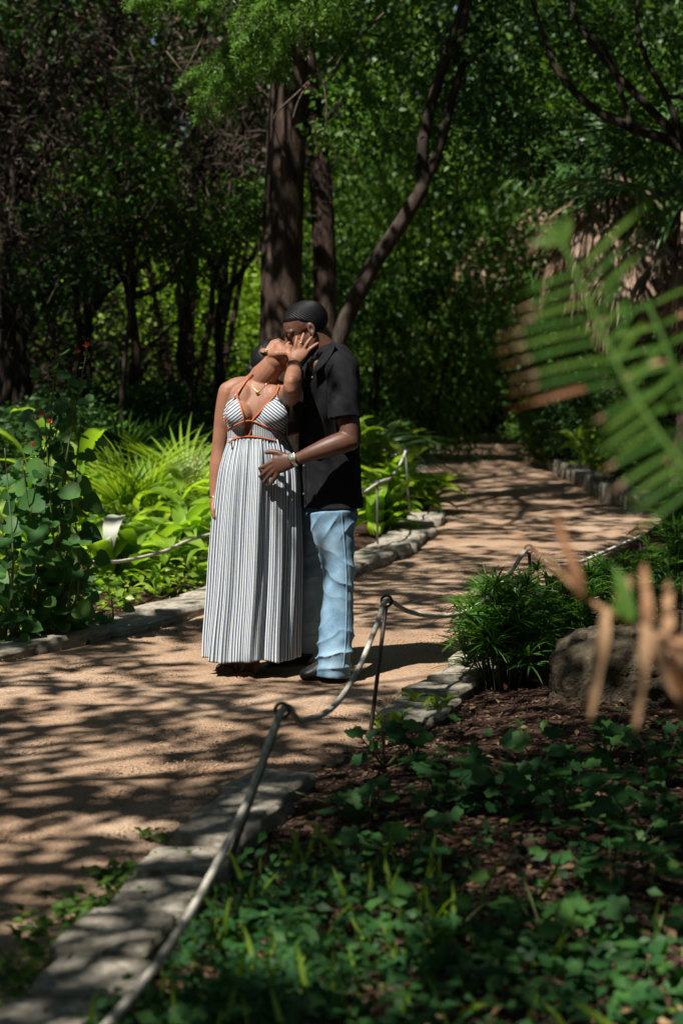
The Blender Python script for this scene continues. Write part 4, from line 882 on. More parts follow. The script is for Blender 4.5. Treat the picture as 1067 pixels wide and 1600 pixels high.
def canopy():
    n = 640000; p = np.column_stack([rng.uniform(-11, 7.5, n), rng.uniform(-7, 31, n), rng.uniform(5.0, 7.9, n)])
    nf = 150000; p = np.vstack([p, np.column_stack([rng.uniform(-13, 12, nf), rng.uniform(26, 46, nf), rng.uniform(8.4, 11.5, nf)])])
    zt = CAM_H + p[:, 1] * (HORIZON + 30) / FPX; infr = (np.abs(p[:, 0]) < .19 * p[:, 1] + .3) & (p[:, 2] < zt) & (p[:, 1] > 0); p = p[~infr | (p[:, 1] > 19)]
    g = p[:, :2] - TO_SUN[:2] * (p[:, 2] / TO_SUN[2])[:, None]
    nz = .22 * vnoise(g * [1.5, 1.7] + 3, 61) + .38 * vnoise(g * [4.3, 4.6], 62) + .40 * vnoise(g * 9.5, 63)
    o = np.argsort(np.argsort(nz)) / len(nz); T = shade_open(g); keep = (o > T) & (rng.random(len(p)) < np.where(o - T < .08, .6, .5))
    p = p[keep & ((p[:, 1] < 31) | (rng.random(len(p)) < .8))]; bx_ = np.array([t[0] for t in TREES]); own = np.argmin(np.linalg.norm(p[:, None, :2] - bx_[None], axis=2), axis=1)
    return p, own
def make_tree(base, top, r0, label, name, seed, bark='bark', mid=None):
    b = np.array(base, float); root = empty(name, (b[0], b[1], 0), label=label, cat='tree'); TREES.append((np.array(top[:2]), root, b, np.array(top), seed, bark, r0)); return root
def finish_trees():
    p, own = canopy()
    for k, (xy, root, b, top, seed, bark, r0) in enumerate(TREES):
        q = p[own == k]
        if len(q) == 0: continue
        rg = np.random.default_rng(seed); cc = q[rg.choice(len(q), min(26, len(q)), replace=False)]; mb = MB(); j = top - [0, 0, 1.4]
        for i, c in enumerate(cc):
            s = j + (top - j) * rg.random(); P = wander(s, c, 10, .16, seed * 31 + i); add_tube(mb, P, np.linspace(r0 * .34, .012, 10), n=6, caps=False)
        part('limbs', mb, M[bark], root)
        mb = MB(); n = len(q); leaves(mb, q, rdir(n, -.3, rg), rdir(n, 1.6, rg), rg.uniform(.10, .19, n) * np.where(q[:, 2] > 8.2, 1.9, 1)); part('crown', mb, M['canopy'], root, False)
def plain_trunk(root, P, r, bark='bark', seed=0, rough=.12, rings=60, n=22):
    return part('trunk', trunk_mesh(np.asarray(P, float), r, n, rough, seed, rings), M[bark], root)

# trees standing in view
YB = 18.0
t1 = make_tree(W(440, 540, YB) * [1, 1, 0], W(455, -60, YB) + [0, 0, 3.2], .2, 'thick brown tree trunk rising directly behind the couple', 'cypress_tree', 3)
plain_trunk(t1, [W(438,800,YB) * [1,1,0] + [0,0,-.1], W(438,640,YB), W(439,470,YB), W(444,300,YB), W(452,120,YB), W(458,-40,YB), W(458,-40,YB) + [.1,0,3.3]], [.3,.21,.186,.18,.168,.15,.1], seed=3, rough=.06)
Y2 = 20.5
t2 = make_tree(W(505, 540, Y2) * [1, 1, 0], W(470, -60, Y2) + [0, 0, 3.0], .15, 'slimmer brown trunk just right of the thick trunk behind the couple', 'cypress_tree', 4)
plain_trunk(t2, [W(508,760,Y2) * [1,1,0] + [0,0,-.1], W(508,600,Y2), W(507,430,Y2), W(502,300,Y2), W(488,180,Y2), W(476,40,Y2), W(470,-60,Y2) + [0,0,3.0]], [.17,.13,.122,.118,.114,.105,.08], seed=4, rough=.06)
Y3 = 17.0
t3 = make_tree(W(520, 560, Y3) * [1, 1, 0], W(720, -60, Y3) + [0, 0, 3.0], .09, 'dark leaning forked tree slanting up to the right of the man', 'forked_tree', 5, 'bark_dark')
plain_trunk(t3, [W(490,800,Y3) * [1,1,0] + [0,0,-.1], W(505,640,Y3), W(535,515,Y3), W(580,420,Y3), W(632,340,Y3), W(662,290,Y3)], [.11,.085,.074,.068,.064,.06], 'bark_dark', 5, .1)
for P_, r_ in (([(660,294),(660,235),(672,170),(700,80),(722,10),(735,-60)], [.054,.05,.046,.042,.038,.034]), ([(660,292),(685,235),(705,160),(722,105),(745,88),(770,60)], [.048,.042,.038,.032,.026,.018]), ([(705,95),(722,60),(728,20),(742,-40)], [.04,.036,.03,.025]), ([(690,105),(715,84),(748,92)], [.03,.025,.02])):
    part('limb', trunk_mesh(np.array([W(x, y, Y3 + .02 * i) for i, (x, y) in enumerate(P_)]), r_, 12, .1, 6, 30), M['bark_dark'], t3)
Y4 = 19.5
t4 = make_tree(W(14, 640, Y4) * [1, 1, 0], W(10, -60, Y4) + [-.3, 0, 3.4], .11, 'nearly black tree trunk at the left edge of the photo', 'dark_tree', 6, 'bark_dark')
plain_trunk(t4, [W(14,780,Y4) * [1,1,0] + [0,0,-.1], W(14,700,Y4), W(18,500,Y4), W(22,330,Y4), W(10,160,Y4), W(-30,-40,Y4), W(-40,-60,Y4) + [-.3,0,3.2]], [.2,.15,.13,.12,.11,.1,.06], 'bark_dark', 8)
for i, P_ in enumerate([[(22,340),(60,250),(120,170),(180,60),(200,-30)], [(18,420),(70,350),(130,310),(200,300),(270,320)], [(20,560),(70,470),(110,400),(125,360)], [(16,300),(40,200),(60,90),(110,-20)]]):
    part('limb', trunk_mesh(np.array([W(x, y, Y4 + .25 * k) for k, (x, y) in enumerate(P_)]), np.linspace(.05, .018, len(P_)), 10, .1, 9 + i, 26), M['bark_dark'], t4)
Y5 = 15.0
t5 = make_tree((3.5, 15.3, 0), (3.2, 15, 6.2), .12, 'tree beyond the right edge whose dark limbs reach in at the top right', 'dark_tree', 7, 'bark_dark')
plain_trunk(t5, [(3.5,15.3,-.1), (3.45,15.2,1.5), (3.35,15.1,3.4), (3.2,15,6.4)], [.17,.14,.12,.07], 'bark_dark', 12)
for i, (P_, w_) in enumerate([([(1240,420),(1130,290),(1067,222),(1010,165),(945,95),(900,30),(880,-40)], .055), ([(1150,310),(1060,228),(985,200),(920,165),(870,110),(850,60),(830,0)], .045), ([(1067,222),(1040,150),(1010,95),(995,40),(1000,-30)], .03), ([(985,200),(965,130),(940,70),(905,40)], .022), ([(1160,240),(1080,160),(1040,150)], .03)]):
    part('limb', trunk_mesh(np.array([W(x, y, Y5 + .1 * k) for k, (x, y) in enumerate(P_)]), np.linspace(w_, .014, len(P_)), 10, .1, 15 + i, 30), M['bark_dark'], t5)
# trees out of frame that carry the rest of the canopy
for i, (x, y, lab) in enumerate([(-5.2, -3.5, 'tall shade tree behind the camera on the left'), (-6.0, 2.6, 'tall shade tree left of the near path'), (-6.4, 8.6, 'tall shade tree beyond the left edge level with the couple'), (-6.6, 15.0, 'tall shade tree left behind the leafy bed'),
                                 (3.6, -2.2, 'tall shade tree behind the camera on the right'), (4.0, 5.4, 'tall shade tree right of the mulched bed'), (5.8, 10.4, 'tall shade tree beyond the right edge past the boulder'), (-1.4, -5.0, 'tall shade tree straight behind the camera'), (-7.5, 22, 'tall shade tree far back on the left'), (6.5, 22, 'tall shade tree far back on the right'), (-9, 36, 'tall tree deep in the wood on the left'), (9, 36, 'tall tree deep in the wood on the right')]):
    t = make_tree((x, y, 0), (x + .3, y + .2, 6.6), .2, lab, 'shade_tree', 30 + i); plain_trunk(t, [(x, y, -.1), (x + .05, y, 1.4), (x + .2, y + .1, 4), (x + .3, y + .2, 6.7)], [.3, .23, .2, .14], 'bark', 30 + i)
finish_trees()

# leafy branch with soft feathery sprays, hanging from the thick trunk
def spray(mb_t, mb_l, P, rg, side=.16, step=.012):
    P = catmull(P, 40); add_tube(mb_t, P, np.linspace(.006, .0015, 40), n=5, caps=False); s = np.linspace(3, 38, 22).astype(int)
    for i in s:
        for q in (-1, 1):
            T_ = unit(P[min(i + 1, 39)] - P[i]); sd = unit(np.cross(T_, [0, .6, .8])) * q; L = side * (1 - abs(i / 40 - .4) * 1.0) * rg.uniform(.6, 1.2); tw = P[i] + (T_ * .55 + sd * .6 + rg.normal(size=3) * .12) * np.linspace(0, 1, 8)[:, None] * L - np.array([0, 0, .35]) * (np.linspace(0, 1, 8)[:, None] ** 2) * L
            k = np.repeat(np.arange(8), 5); n = len(k); pt = tw[k] + rg.normal(size=(n, 3)) * .003; td = unit(tw[-1] - tw[0]); sdv = unit(np.cross(td, rdir(n, .3, rg)))
            leaves(mb_l, pt, sdv * .9 + td * .6, rdir(n, 1, rg), rg.uniform(.03, .055, n), NEEDLE)
mt, ml = MB(), MB(); rg = np.random.default_rng(77); YS = 14.2
for P_ in [[(500,-30),(430,40),(360,110),(300,160)], [(430,-20),(390,60),(345,130),(318,190)], [(470,10),(420,60),(380,120),(350,175)], [(440,-40),(420,10),(398,60),(380,130)], [(560,-40),(500,10),(450,30),(410,60)], [(360,-40),(330,10),(310,-5),(280,10)], [(520,-30),(480,20),(440,80),(428,120)], [(330,-60),(250,-10),(230,0),(215,10)], [(390,40),(350,90),(320,110),(290,130)], [(450,-60),(440,-10),(435,20),(430,50)], [(560,-60),(540,-10),(520,20),(490,40)], [(410,-60),(385,20),(362,80),(345,105)]]:
    z = rg.uniform(-.3, .3); spray(mt, ml, np.array([W(x, y, YS + z + .15 * k) for k, (x, y) in enumerate(P_)]), rg, .22)
add_tube(mt, np.array([W(452,-120,YB), W(480,-110,16.4), W(470,-70,15.2), W(420,-60,14.2)]), [.05, .04, .03, .015], n=8)
br = part('branch', mt, M['bark'], t1); part('needles', ml, M['leaf_cypress'], t1, False)
for P_ in [[(505,120),(510,180),(500,260),(507,300)], [(520,90),(470,140),(430,180),(432,210),(447,250)], [(500,110),(470,150),(455,200),(460,235)], [(260,80),(290,120),(300,150),(280,190)], [(330,0),(320,50),(290,110),(270,150)], [(600,20),(540,80),(510,130)]]:
    mb = MB(); add_tube(mb, catmull(np.array([W(x, y, 14.6) for x, y in P_]), 30), np.linspace(.009, .003, 30), n=5, caps=False); part('hanging_twig', mb, M['deadwood'], t1)

# dead tangled branches, upper left
def tangle(cx, cy, Y, rx, rz, ry, n, label, seed, thick=.0065, L=.42, droop=.35, mat='deadwood', nb=4):
    rg = np.random.default_rng(seed); c = W(cx, cy, Y); root = empty('dead_branches', (c[0], c[1], 0), label=label, cat='dead branches')
    o = np.array([c[0] - rx * .3, c[1] + .4, -.05]); fork = o * [1, 1, 0] + [0, 0, c[2] * .55]; mb = MB(); nc = 26
    part('branch', trunk_mesh(wander(o, fork, 8, .12, seed), np.linspace(.06, .045, 8), 8, .12, seed, 22), M['bark_dark'], root); hubs = []
    for k in range(nb):
        h = c + rg.normal(size=3) * np.array([rx, ry, rz]) * .8; P = wander(fork, h, 14, .28, seed + k); hubs.append(P[5:]); part('branch', trunk_mesh(P, np.linspace(.042, .012, 14), 8, .12, seed + k, 26), M['bark_dark'], root)
    cen = np.vstack([np.vstack(hubs)[rg.integers(0, 9 * nb, nc // 2)], c + rg.normal(size=(nc - nc // 2, 3)) * np.array([rx, ry, rz]) * .8])
    dirs = unit(rg.normal(size=(nc, 3)) * [1, .6, .5])
    for i in range(n):
        j = rg.integers(0, nc); s = cen[j] + rg.normal(size=3) * .16; d = unit(dirs[j] + rg.normal(size=3) * .55); l = L * rg.uniform(.3, 1.3); t = np.linspace(0, 1, 5)[:, None]; bend = rg.normal(size=3) * .4
        P = s + (d * t + bend * t ** 2 - np.array([0, 0, droop]) * t ** 2) * l; add_tube(mb, P, np.linspace(thick, .002, 5) * rg.uniform(.4, 1.4), n=4, caps=False)
    m = 1500; j = rg.integers(0, nc, m); leaves(mb, cen[j] + rg.normal(size=(m, 3)) * .2, dirs[j] + rg.normal(size=(m, 3)) * .6 - [0, 0, .3], rdir(m, 0, rg), rg.uniform(.04, .11, m), NEEDLE)
    tag(part('twigs', mb, M[mat], root, False), kind='stuff'); return root
tangle(70, 110, 18.5, .95, .65, .6, 650, 'tangle of bare grey-brown branches filling the top left corner', 201)
tangle(240, 190, 19.5, .95, .75, .6, 650, 'mass of dead brown branches left of the thick trunk', 202)
tangle(330, 60, 20.5, .9, .5, .6, 600, 'bare twigs behind the feathery green branch', 203)
tangle(30, 290, 18.2, .5, .7, .4, 500, 'bare hanging twigs around the dark trunk at the left edge', 204)
tangle(150, 330, 20, .7, .5, .5, 600, 'dark brushy dead branches below the tangle at the upper left', 205)
tangle(210, 520, 22, 1.2, .25, .6, 500, 'low brushwood of dead branches in the shade behind the left bed', 206)
tangle(370, 200, 21, .6, .7, .5, 500, 'dead branches crossing just left of the thick trunk', 207)
# slender brown stems in a V behind the bed
def stems(px, py, Y, tips, label, r=.045, seed=0):
    b = G(px, py); b = W(px, 540, Y) * [1, 1, 0]; root = empty('multi_stem_tree', b, label=label, cat='tree')
    for k, (tx, ty) in enumerate(tips): part('stem', trunk_mesh(wander(b + [.05 * k - .1, 0, -.05], W(tx, ty, Y + .3 * math.sin(k * 2)), 10, .07, seed + k), np.linspace(r, r * .35, 10), 10, .1, seed + k, 26), M['bark'], root)
    me, _ = crown_mesh('crown', 2600, (1.6, 1.0, .9), 60, .22, .09, seed + 50); link('crown', me, M['leaf_mid'], root, (0, 0, 3.3)); return root
stems(300, 0, 25, [(215,250),(262,230),(320,190),(352,200),(395,260),(400,330)], 'slender brown stems fanning out between the left bed and the thick trunk', .06, 301)
stems(120, 0, 21, [(60,280),(110,220),(150,260)], 'thin dark stems standing in shade behind the flowering shrub', .05, 311)
stems(900, 0, 27, [(860,200),(900,160),(960,220),(985,300)], 'thin stems in the shade behind the far bend of the path', .05, 321)

# ------------------------------------------------------------------ background shrubs and understory
CR = {}
def crown_set():
    CR['a'] = crown_mesh('foliage_a', 9000, (1.3, 1.1, 1.25), 150, .13, .105, 401)[0]
    CR['b'] = crown_mesh('foliage_b', 9000, (1.35, 1.1, 1.1), 120, .15, .085, 402)[0]
    CR['c'] = crown_mesh('foliage_c', 7000, (1.3, 1.1, 1.2), 100, .16, .13, 403, T_oval(.18))[0]
    CR['d'] = crown_mesh('foliage_d', 10000, (1.5, 1.2, 1.5), 240, .16, .07, 404)[0]
crown_set(); CRM = {}
def stem_cluster(seed, h=1.2):
    mb = MB(); rg = np.random.default_rng(seed)
    for k in range(9):
        a = k * .7; add_tube(mb, wander((.08 * math.cos(a), .08 * math.sin(a), -.05), (rg.normal() * .5, rg.normal() * .4, h * rg.uniform(.8, 1.5)), 10, .15, seed + k), np.linspace(.03, .008, 10), n=6, caps=False)
    return mb.mesh('stems')
STEMS = [stem_cluster(500), stem_cluster(520)]
for s_ in STEMS: s_.materials.append(M['bark_dark'])
def shrub(px, Y, h, w, kind, mat, label, seed, name='shrub', zoff=0.0):
    key = (kind, mat)
    if key not in CRM: me = CR[kind].copy(); me.materials.clear(); me.materials.append(M[mat]); CRM[key] = me
    b = W(px, 540, Y); root = empty(name, (b[0], b[1], 0), (seed * 2.4) % 6.28, label=label, cat='tree' if name.endswith('tree') else 'shrub')
    link('stems', STEMS[seed % 2], None, root, None, None, (w * .9, w * .9, h * .45)); link('foliage', CRM[key], None, root, (0, 0, h * .55 + zoff), None, (w / 1.3 , w / 1.3, h * .5 / 1.25)); return root
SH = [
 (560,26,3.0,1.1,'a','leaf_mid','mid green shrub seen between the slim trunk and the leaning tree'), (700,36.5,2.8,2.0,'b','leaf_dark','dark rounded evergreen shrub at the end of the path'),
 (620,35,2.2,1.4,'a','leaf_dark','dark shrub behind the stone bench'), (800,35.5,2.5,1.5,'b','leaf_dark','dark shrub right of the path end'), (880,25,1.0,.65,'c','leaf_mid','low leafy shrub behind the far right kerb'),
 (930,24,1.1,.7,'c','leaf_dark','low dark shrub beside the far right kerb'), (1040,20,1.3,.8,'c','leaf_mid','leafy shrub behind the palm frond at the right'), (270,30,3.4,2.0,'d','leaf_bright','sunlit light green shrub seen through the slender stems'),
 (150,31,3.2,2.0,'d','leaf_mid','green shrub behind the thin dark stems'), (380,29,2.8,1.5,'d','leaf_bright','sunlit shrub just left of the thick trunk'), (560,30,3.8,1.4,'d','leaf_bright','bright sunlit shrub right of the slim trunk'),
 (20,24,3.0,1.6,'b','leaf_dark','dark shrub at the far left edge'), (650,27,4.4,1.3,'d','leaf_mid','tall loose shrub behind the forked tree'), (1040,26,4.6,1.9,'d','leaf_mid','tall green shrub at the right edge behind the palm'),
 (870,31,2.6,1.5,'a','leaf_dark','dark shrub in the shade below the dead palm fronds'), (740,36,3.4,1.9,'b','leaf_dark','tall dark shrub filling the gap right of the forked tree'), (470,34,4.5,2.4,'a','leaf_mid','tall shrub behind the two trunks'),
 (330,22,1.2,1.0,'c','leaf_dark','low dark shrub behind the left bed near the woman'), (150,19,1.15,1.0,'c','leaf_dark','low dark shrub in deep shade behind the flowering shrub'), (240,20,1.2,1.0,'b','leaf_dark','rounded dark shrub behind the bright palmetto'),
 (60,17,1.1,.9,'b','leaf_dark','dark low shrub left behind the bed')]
for i, a in enumerate(SH): shrub(*a, i)
for i, (px, Y, zc, w, hh, m, lab) in enumerate([(195,18.0,3.15,.5,.55,'leaf_mid','green sapling showing through the dead branches at the upper left'), (300,19,2.6,.55,.5,'leaf_mid','leafy sapling left of the thick trunk'), (90,18,2.3,.5,.5,'leaf_dark','dark sapling near the trunk at the left edge')]):
    b = W(px, 540, Y); root = empty('sapling', (b[0], b[1], 0), i * 1.7, label=lab, cat='sapling'); mb = MB(); add_tube(mb, wander((0, 0, -.05), (.05, .05, zc), 14, .05, 900 + i), np.linspace(.03, .012, 14), n=6)
    for k in range(7): add_tube(mb, wander((.03, .03, zc * (.75 + .03 * k)), (w * .7 * math.cos(k * 2.4), w * .7 * math.sin(k * 2.4), zc + .1 * k - .2), 8, .1, 930 + i * 9 + k), np.linspace(.012, .004, 8), n=5, caps=False)
    part_me = mb.mesh('trunk'); link('trunk', part_me, M['bark_dark'], root); me, _ = crown_mesh('foliage', 1500, (w, w * .8, hh), 40, .1, .075, 950 + i); link('foliage', me, M[m], root, (0, 0, zc))
for i, (px, Y, h, w, k, m) in enumerate([(-80,38,8,4,'a','leaf_dark'),(150,40,8.5,4,'d','leaf_mid'),(380,41,9,4,'b','leaf_dark'),(600,42,9,4,'d','leaf_mid'),(820,41,9,4,'a','leaf_dark'),(1040,40,8.5,4,'d','leaf_mid'),(1200,36,8,4,'b','leaf_dark'),(260,36,7,3,'d','leaf_mid'),(700,37,7.5,3,'a','leaf_mid'),(950,35,7,3,'d','leaf_dark'),(30,33,7,3,'a','leaf_dark')]):
    shrub(px, Y, h, w, k, m, ['broad dark tree', 'lighter green tree', 'dense tree', 'tall loose tree'][i % 4] + ' in the wood behind, ' + ['far left', 'behind the slender stems', 'behind the thick trunk', 'behind the forked tree', 'beyond the path end', 'behind the palm', 'beyond the right edge', 'left of the thick trunk', 'above the path end', 'above the far right kerb', 'above the dark trunk at the left'][i], 60 + i, 'wood_tree')
# unseen shrubs added beside and behind the camera to block sky light
for i, (x, y, h, w) in enumerate([(-6.5,-1,5,2.6),(-7.5,4.5,5,2.6),(-7,10,5,2.6),(-6.5,16,5,2.4),(-7,23,6,3),(5.8,0,5,2.6),(6.2,5.5,5,2.6),(6,11.5,5,2.4),(5.5,17,5,2.0),(7.5,25,6,3),(-3,-7,5,2.8),(2.5,-7,5,2.8),(-9.5,-6,6,3),(8,-6,6,3)]):
    key = ('a', 'leaf_dark'); root = empty('shrub', (x, y, 0), i, label='big unseen shrub added to block sky light ' + ['left of the camera','left of the near path','left beyond the flowering shrub','left of the leafy bed','far back on the left','right of the camera','right of the mulched bed','right beyond the boulder','right beyond the far kerb','far back on the right','behind the camera to the left','behind the camera to the right','at the rear left corner','at the rear right corner'][i], cat='shrub')
    link('stems', STEMS[i % 2], None, root, None, None, (w, w, h * .45)); link('foliage', CRM[key], None, root, (0, 0, h * .52), None, (w / 1.3, w / 1.3, h * .5 / 1.25))

for i, (px, py, Y, w, hh, m, own) in enumerate([(600,70,18.2,.6,.45,'leaf_mid',t3), (560,180,17.2,.5,.35,'leaf_mid',t3), (760,120,18.6,.6,.5,'leaf_dark',t3), (720,240,18.4,.4,.35,'leaf_mid',t3), (820,40,16.9,.8,.4,'leaf_dark',t5), (900,150,17,.6,.4,'leaf_mid',t5), (1010,60,17,.7,.4,'leaf_mid',t5), (1040,200,16.8,.4,.3,'leaf_mid',t5), (800,220,17,.5,.35,'leaf_dark',t5), (390,330,18.3,.35,.25,'leaf_mid',t1)]):
    me, _ = crown_mesh('bough', 1100, (w, w * .8, hh), 34, .09, .07, 970 + i); c = W(px, py, Y); link('bough', me, M[m], own, tuple(Vector(c) - own.location))

# ------------------------------------------------------------------ leaf blades shared by many plants
def blade(L, w, droop, segs=7, fold=.25, shape='lance', twist=0.0, wave=0.0):
    """one blade from the origin, rising along +Y/+Z"""
    t = np.linspace(0, 1, segs + 1); ang = R(70) - droop * t ** 1.3; dy = np.cos(ang); dz = np.sin(ang); y = np.concatenate([[0], np.cumsum((dy[:-1] + dy[1:]) / 2)]) / segs * L; z = np.concatenate([[0], np.cumsum((dz[:-1] + dz[1:]) / 2)]) / segs * L
    if shape == 'lance': ww = w * np.sin(np.pi * np.clip(t * .97 + .03, 0, 1) ** .8) ** .8
    elif shape == 'strap': ww = w * np.minimum(1, np.minimum(t * 8 + .4, (1 - t) * 4))
    else: ww = w * np.sin(np.pi * np.clip(t * .92 + .08, 0, 1) ** .65) ** .7
    ww = np.maximum(ww, .002); nx = np.column_stack([np.zeros(segs + 1), -np.sin(ang), np.cos(ang)]); V = np.zeros((segs + 1, 3, 3))
    for k, s in enumerate((-1, 0, 1)):
        V[:, k, 0] = s * ww * .5; V[:, k, 1] = y; V[:, k, 2] = z; V[:, k] += nx * (abs(s) * ww * fold + wave * ww * s * np.sin(t * 14))[:, None]
    mb = MB(); add_grid(mb, V); return mb
def shared(mb, mat, name='leaf'): me = mb.mesh(name); me.materials.append(M[mat]); return me
BL = {}
for mat in ('leaf_ginger', 'leaf_bright', 'leaf_dark', 'leaf_mid', 'leaf_blue'):
    BL['lance', mat] = [shared(blade(1, .24, d, 8, .2, 'lance', 0, .06), mat) for d in (1.3, 1.7, 2.1)]
    BL['strap', mat] = [shared(blade(1, .055, d, 8, .3, 'strap'), mat) for d in (.7, 1.2, 1.8)]
    BL['broad', mat] = [shared(blade(1, .38, d, 8, .15, 'broad', 0, .07), mat) for d in (1.4, 1.8, 2.2)]
STEMME = {}
def ginger(b, n_st, h, lf, mat, label, seed, shape='lance', name='ginger_plant', cat='plant', lsz=(.28, .42), spread=.16, group=None):
    rg = random.Random(seed); root = empty(name, b, label=label, cat=cat, group=group)
    for s in range(n_st):
        a = rg.uniform(0, 6.28); r0 = spread * rg.random() ** .5; p0 = np.array([r0 * math.cos(a), r0 * math.sin(a), -.02]); hh = h * rg.uniform(.6, 1.1); lean = rg.uniform(.1, .35) * hh; p1 = p0 + [lean * math.cos(a), lean * math.sin(a), hh]
        P = catmull(np.array([p0, (p0 + p1) / 2 + [0, 0, .06 * hh], p1]), 8); mb = MB(); add_tube(mb, P, np.linspace(.009, .004, 8), n=5, caps=False); link('stem', mb.mesh('stem'), M['stem_bright' if mat != 'leaf_dark' else 'stem'], root)
        for k in range(lf):
            t = .25 + .75 * k / (lf - 1); i = min(7, int(t * 7)); o = rg.choice(BL[shape, mat]); L = rg.uniform(*lsz)
            link('leaf', o, None, root, tuple(P[i]), (rg.uniform(-.35, .1), rg.uniform(-.3, .3), a + (math.pi / 2 if k % 2 else -math.pi / 2) + rg.uniform(-.7, .7)), L)
    return root
def rosette(b, n, L, shape, mat, label, seed, name='strap_leaf_plant', spread=.08, group=None, tilt=(-.1, .7)):
    rg = random.Random(seed); root = empty(name, b, label=label, cat='plant', group=group)
    for k in range(n):
        a = k * 2.4 + rg.uniform(-.3, .3); r0 = spread * rg.random(); link('leaf', rg.choice(BL[shape, mat]), None, root, (r0 * math.cos(a), r0 * math.sin(a), 0), (-rg.uniform(*tilt), rg.uniform(-.2, .2), a), L * rg.uniform(.6, 1.15))
    return root
# fan palm fronds
def fan(nl=22, L=.62, spread=2.5, droop=.35, w=.035, pet=.45, dead=False, seed=0):
    rg = np.random.default_rng(seed); mb = MB(); add_tube(mb, np.array([[0,0,0],[0,pet*.5,.02],[0,pet,0]]), [.012,.009,.007], n=5, caps=False)
    for k in range(nl):
        a = (k / (nl - 1) - .5) * spread; l = L * (1 - .28 * abs(k / (nl - 1) - .5) * 2) * rg.uniform(.9, 1.08); t = np.linspace(0, 1, 6); d = np.array([math.sin(a), math.cos(a), 0]); dr = droop * rg.uniform(.6, 1.6)
        C = np.array([0, pet, 0]) + d * (t * l)[:, None] + np.array([0, 0, -1]) * (dr * l * t ** 2.2)[:, None] + np.array([0, 0, .05 * l]) * np.sin(np.pi * t)[:, None]; s = np.array([math.cos(a), -math.sin(a), 0]); ww = w * np.minimum(1, np.minimum(t * 3 + .35, (1 - t) * 1.6 + .03))
        V = np.stack([C - s * ww[:, None] * .5 + [0, 0, .006], C, C + s * ww[:, None] * .5 + [0, 0, .006]], 1); add_grid(mb, V)
    return mb
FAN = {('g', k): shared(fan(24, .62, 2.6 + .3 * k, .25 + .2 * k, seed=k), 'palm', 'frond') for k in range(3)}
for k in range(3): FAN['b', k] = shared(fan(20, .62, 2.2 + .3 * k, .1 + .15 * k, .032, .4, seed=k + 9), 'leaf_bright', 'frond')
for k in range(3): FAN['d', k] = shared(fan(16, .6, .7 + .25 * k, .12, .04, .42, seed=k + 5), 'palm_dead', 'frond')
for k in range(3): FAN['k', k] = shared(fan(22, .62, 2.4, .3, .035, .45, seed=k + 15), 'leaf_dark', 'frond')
def palmetto(b, n, size, kind, label, seed, name='palmetto', up=(.35, 1.25), trunk=0.0, dead=0, deadlen=1.0, cat='palm'):
    rg = random.Random(seed); root = empty(name, b, label=label, cat=cat)
    if trunk: part('trunk', trunk_mesh(np.array([b + [0, 0, -.1], b + [.03, 0, trunk * .5], b + [0, .02, trunk]]), [.17, .15, .14], 16, .2, seed, 30), M['bark'], root)
    for k in range(n):
        a = k * 2.4 + rg.uniform(-.3, .3); e = rg.uniform(*up); link('frond', FAN[kind, rg.randrange(3)], None, root, (0, 0, trunk + rg.uniform(0, .05)), (e, rg.uniform(-.4, .4), a), size * rg.uniform(.75, 1.15))
    for k in range(dead):
        a = k * 2.4; link('dead_frond', FAN['d', rg.randrange(3)], None, root, (.12 * math.cos(a + 1.57), .12 * math.sin(a + 1.57), trunk - rg.uniform(0, .14 * trunk)), (rg.uniform(-1.42, -.75), rg.uniform(-.3, .3), a), deadlen * rg.uniform(.8, 1.2))
    return root

# left bed, sunlit
ginger(G(165,930), 5, .3, 6, 'leaf_ginger', 'broad-leaved ginger plant behind the short rope post', 1, 'broad', lsz=(.3,.42))
ginger(G(228,905), 5, .3, 6, 'leaf_ginger', 'ginger plant with big arching leaves left of the woman', 2, 'broad', lsz=(.32,.46))
ginger(G(296,900), 5, .34, 7, 'leaf_ginger', 'ginger plant just left of the woman\'s skirt', 3, 'lance', lsz=(.34,.5))
ginger(G(345,880), 6, .6, 7, 'leaf_bright', 'ginger plant half hidden behind the woman', 4, 'lance', lsz=(.34,.5))
ginger(G(60,905), 5, .5, 6, 'leaf_ginger', 'leafy ginger plant behind the flowering shrub', 5, 'lance', lsz=(.34,.5))
ginger(G(118,890), 3, .9, 7, 'leaf_ginger', 'tall ginger plant rising between the flowering shrub and the palmetto', 6, 'lance', lsz=(.36,.52))
ginger(G(248,938), 2, .2, 6, 'leaf_bright', 'small bright ginger seedling beside the left kerb', 7, 'lance', name='seedling', lsz=(.16,.24), spread=.04)
ginger(G(312,926), 2, .2, 6, 'leaf_bright', 'bright seedling next to the woman\'s skirt hem by the kerb', 8, 'lance', name='seedling', lsz=(.18,.26), spread=.05)
ginger(G(195,948), 2, .12, 5, 'leaf_mid', 'tiny seedling at the left kerb in front of the ginger', 9, 'lance', name='seedling', lsz=(.1,.16), spread=.04)
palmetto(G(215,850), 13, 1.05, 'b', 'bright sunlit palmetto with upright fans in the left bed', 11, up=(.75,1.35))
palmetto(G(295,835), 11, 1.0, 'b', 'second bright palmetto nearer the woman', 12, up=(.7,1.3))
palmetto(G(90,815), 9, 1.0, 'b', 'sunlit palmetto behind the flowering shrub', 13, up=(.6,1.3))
rosette(G(20,800), 26, .75, 'strap', 'leaf_bright', 'pale strap-leaved clump at the left edge', 14)
rosette(G(165,820), 24, .7, 'strap', 'leaf_bright', 'upright strap-leaved clump beside the bright palmetto', 15, tilt=(-.2,.4))
rosette(G(265,815), 24, .75, 'strap', 'leaf_bright', 'upright strap-leaved clump between the two bright palmettos', 16, tilt=(-.2,.4))
rosette(G(345,800), 24, .8, 'strap', 'leaf_mid', 'strap-leaved clump behind the woman\'s arm', 17, tilt=(-.2,.5))
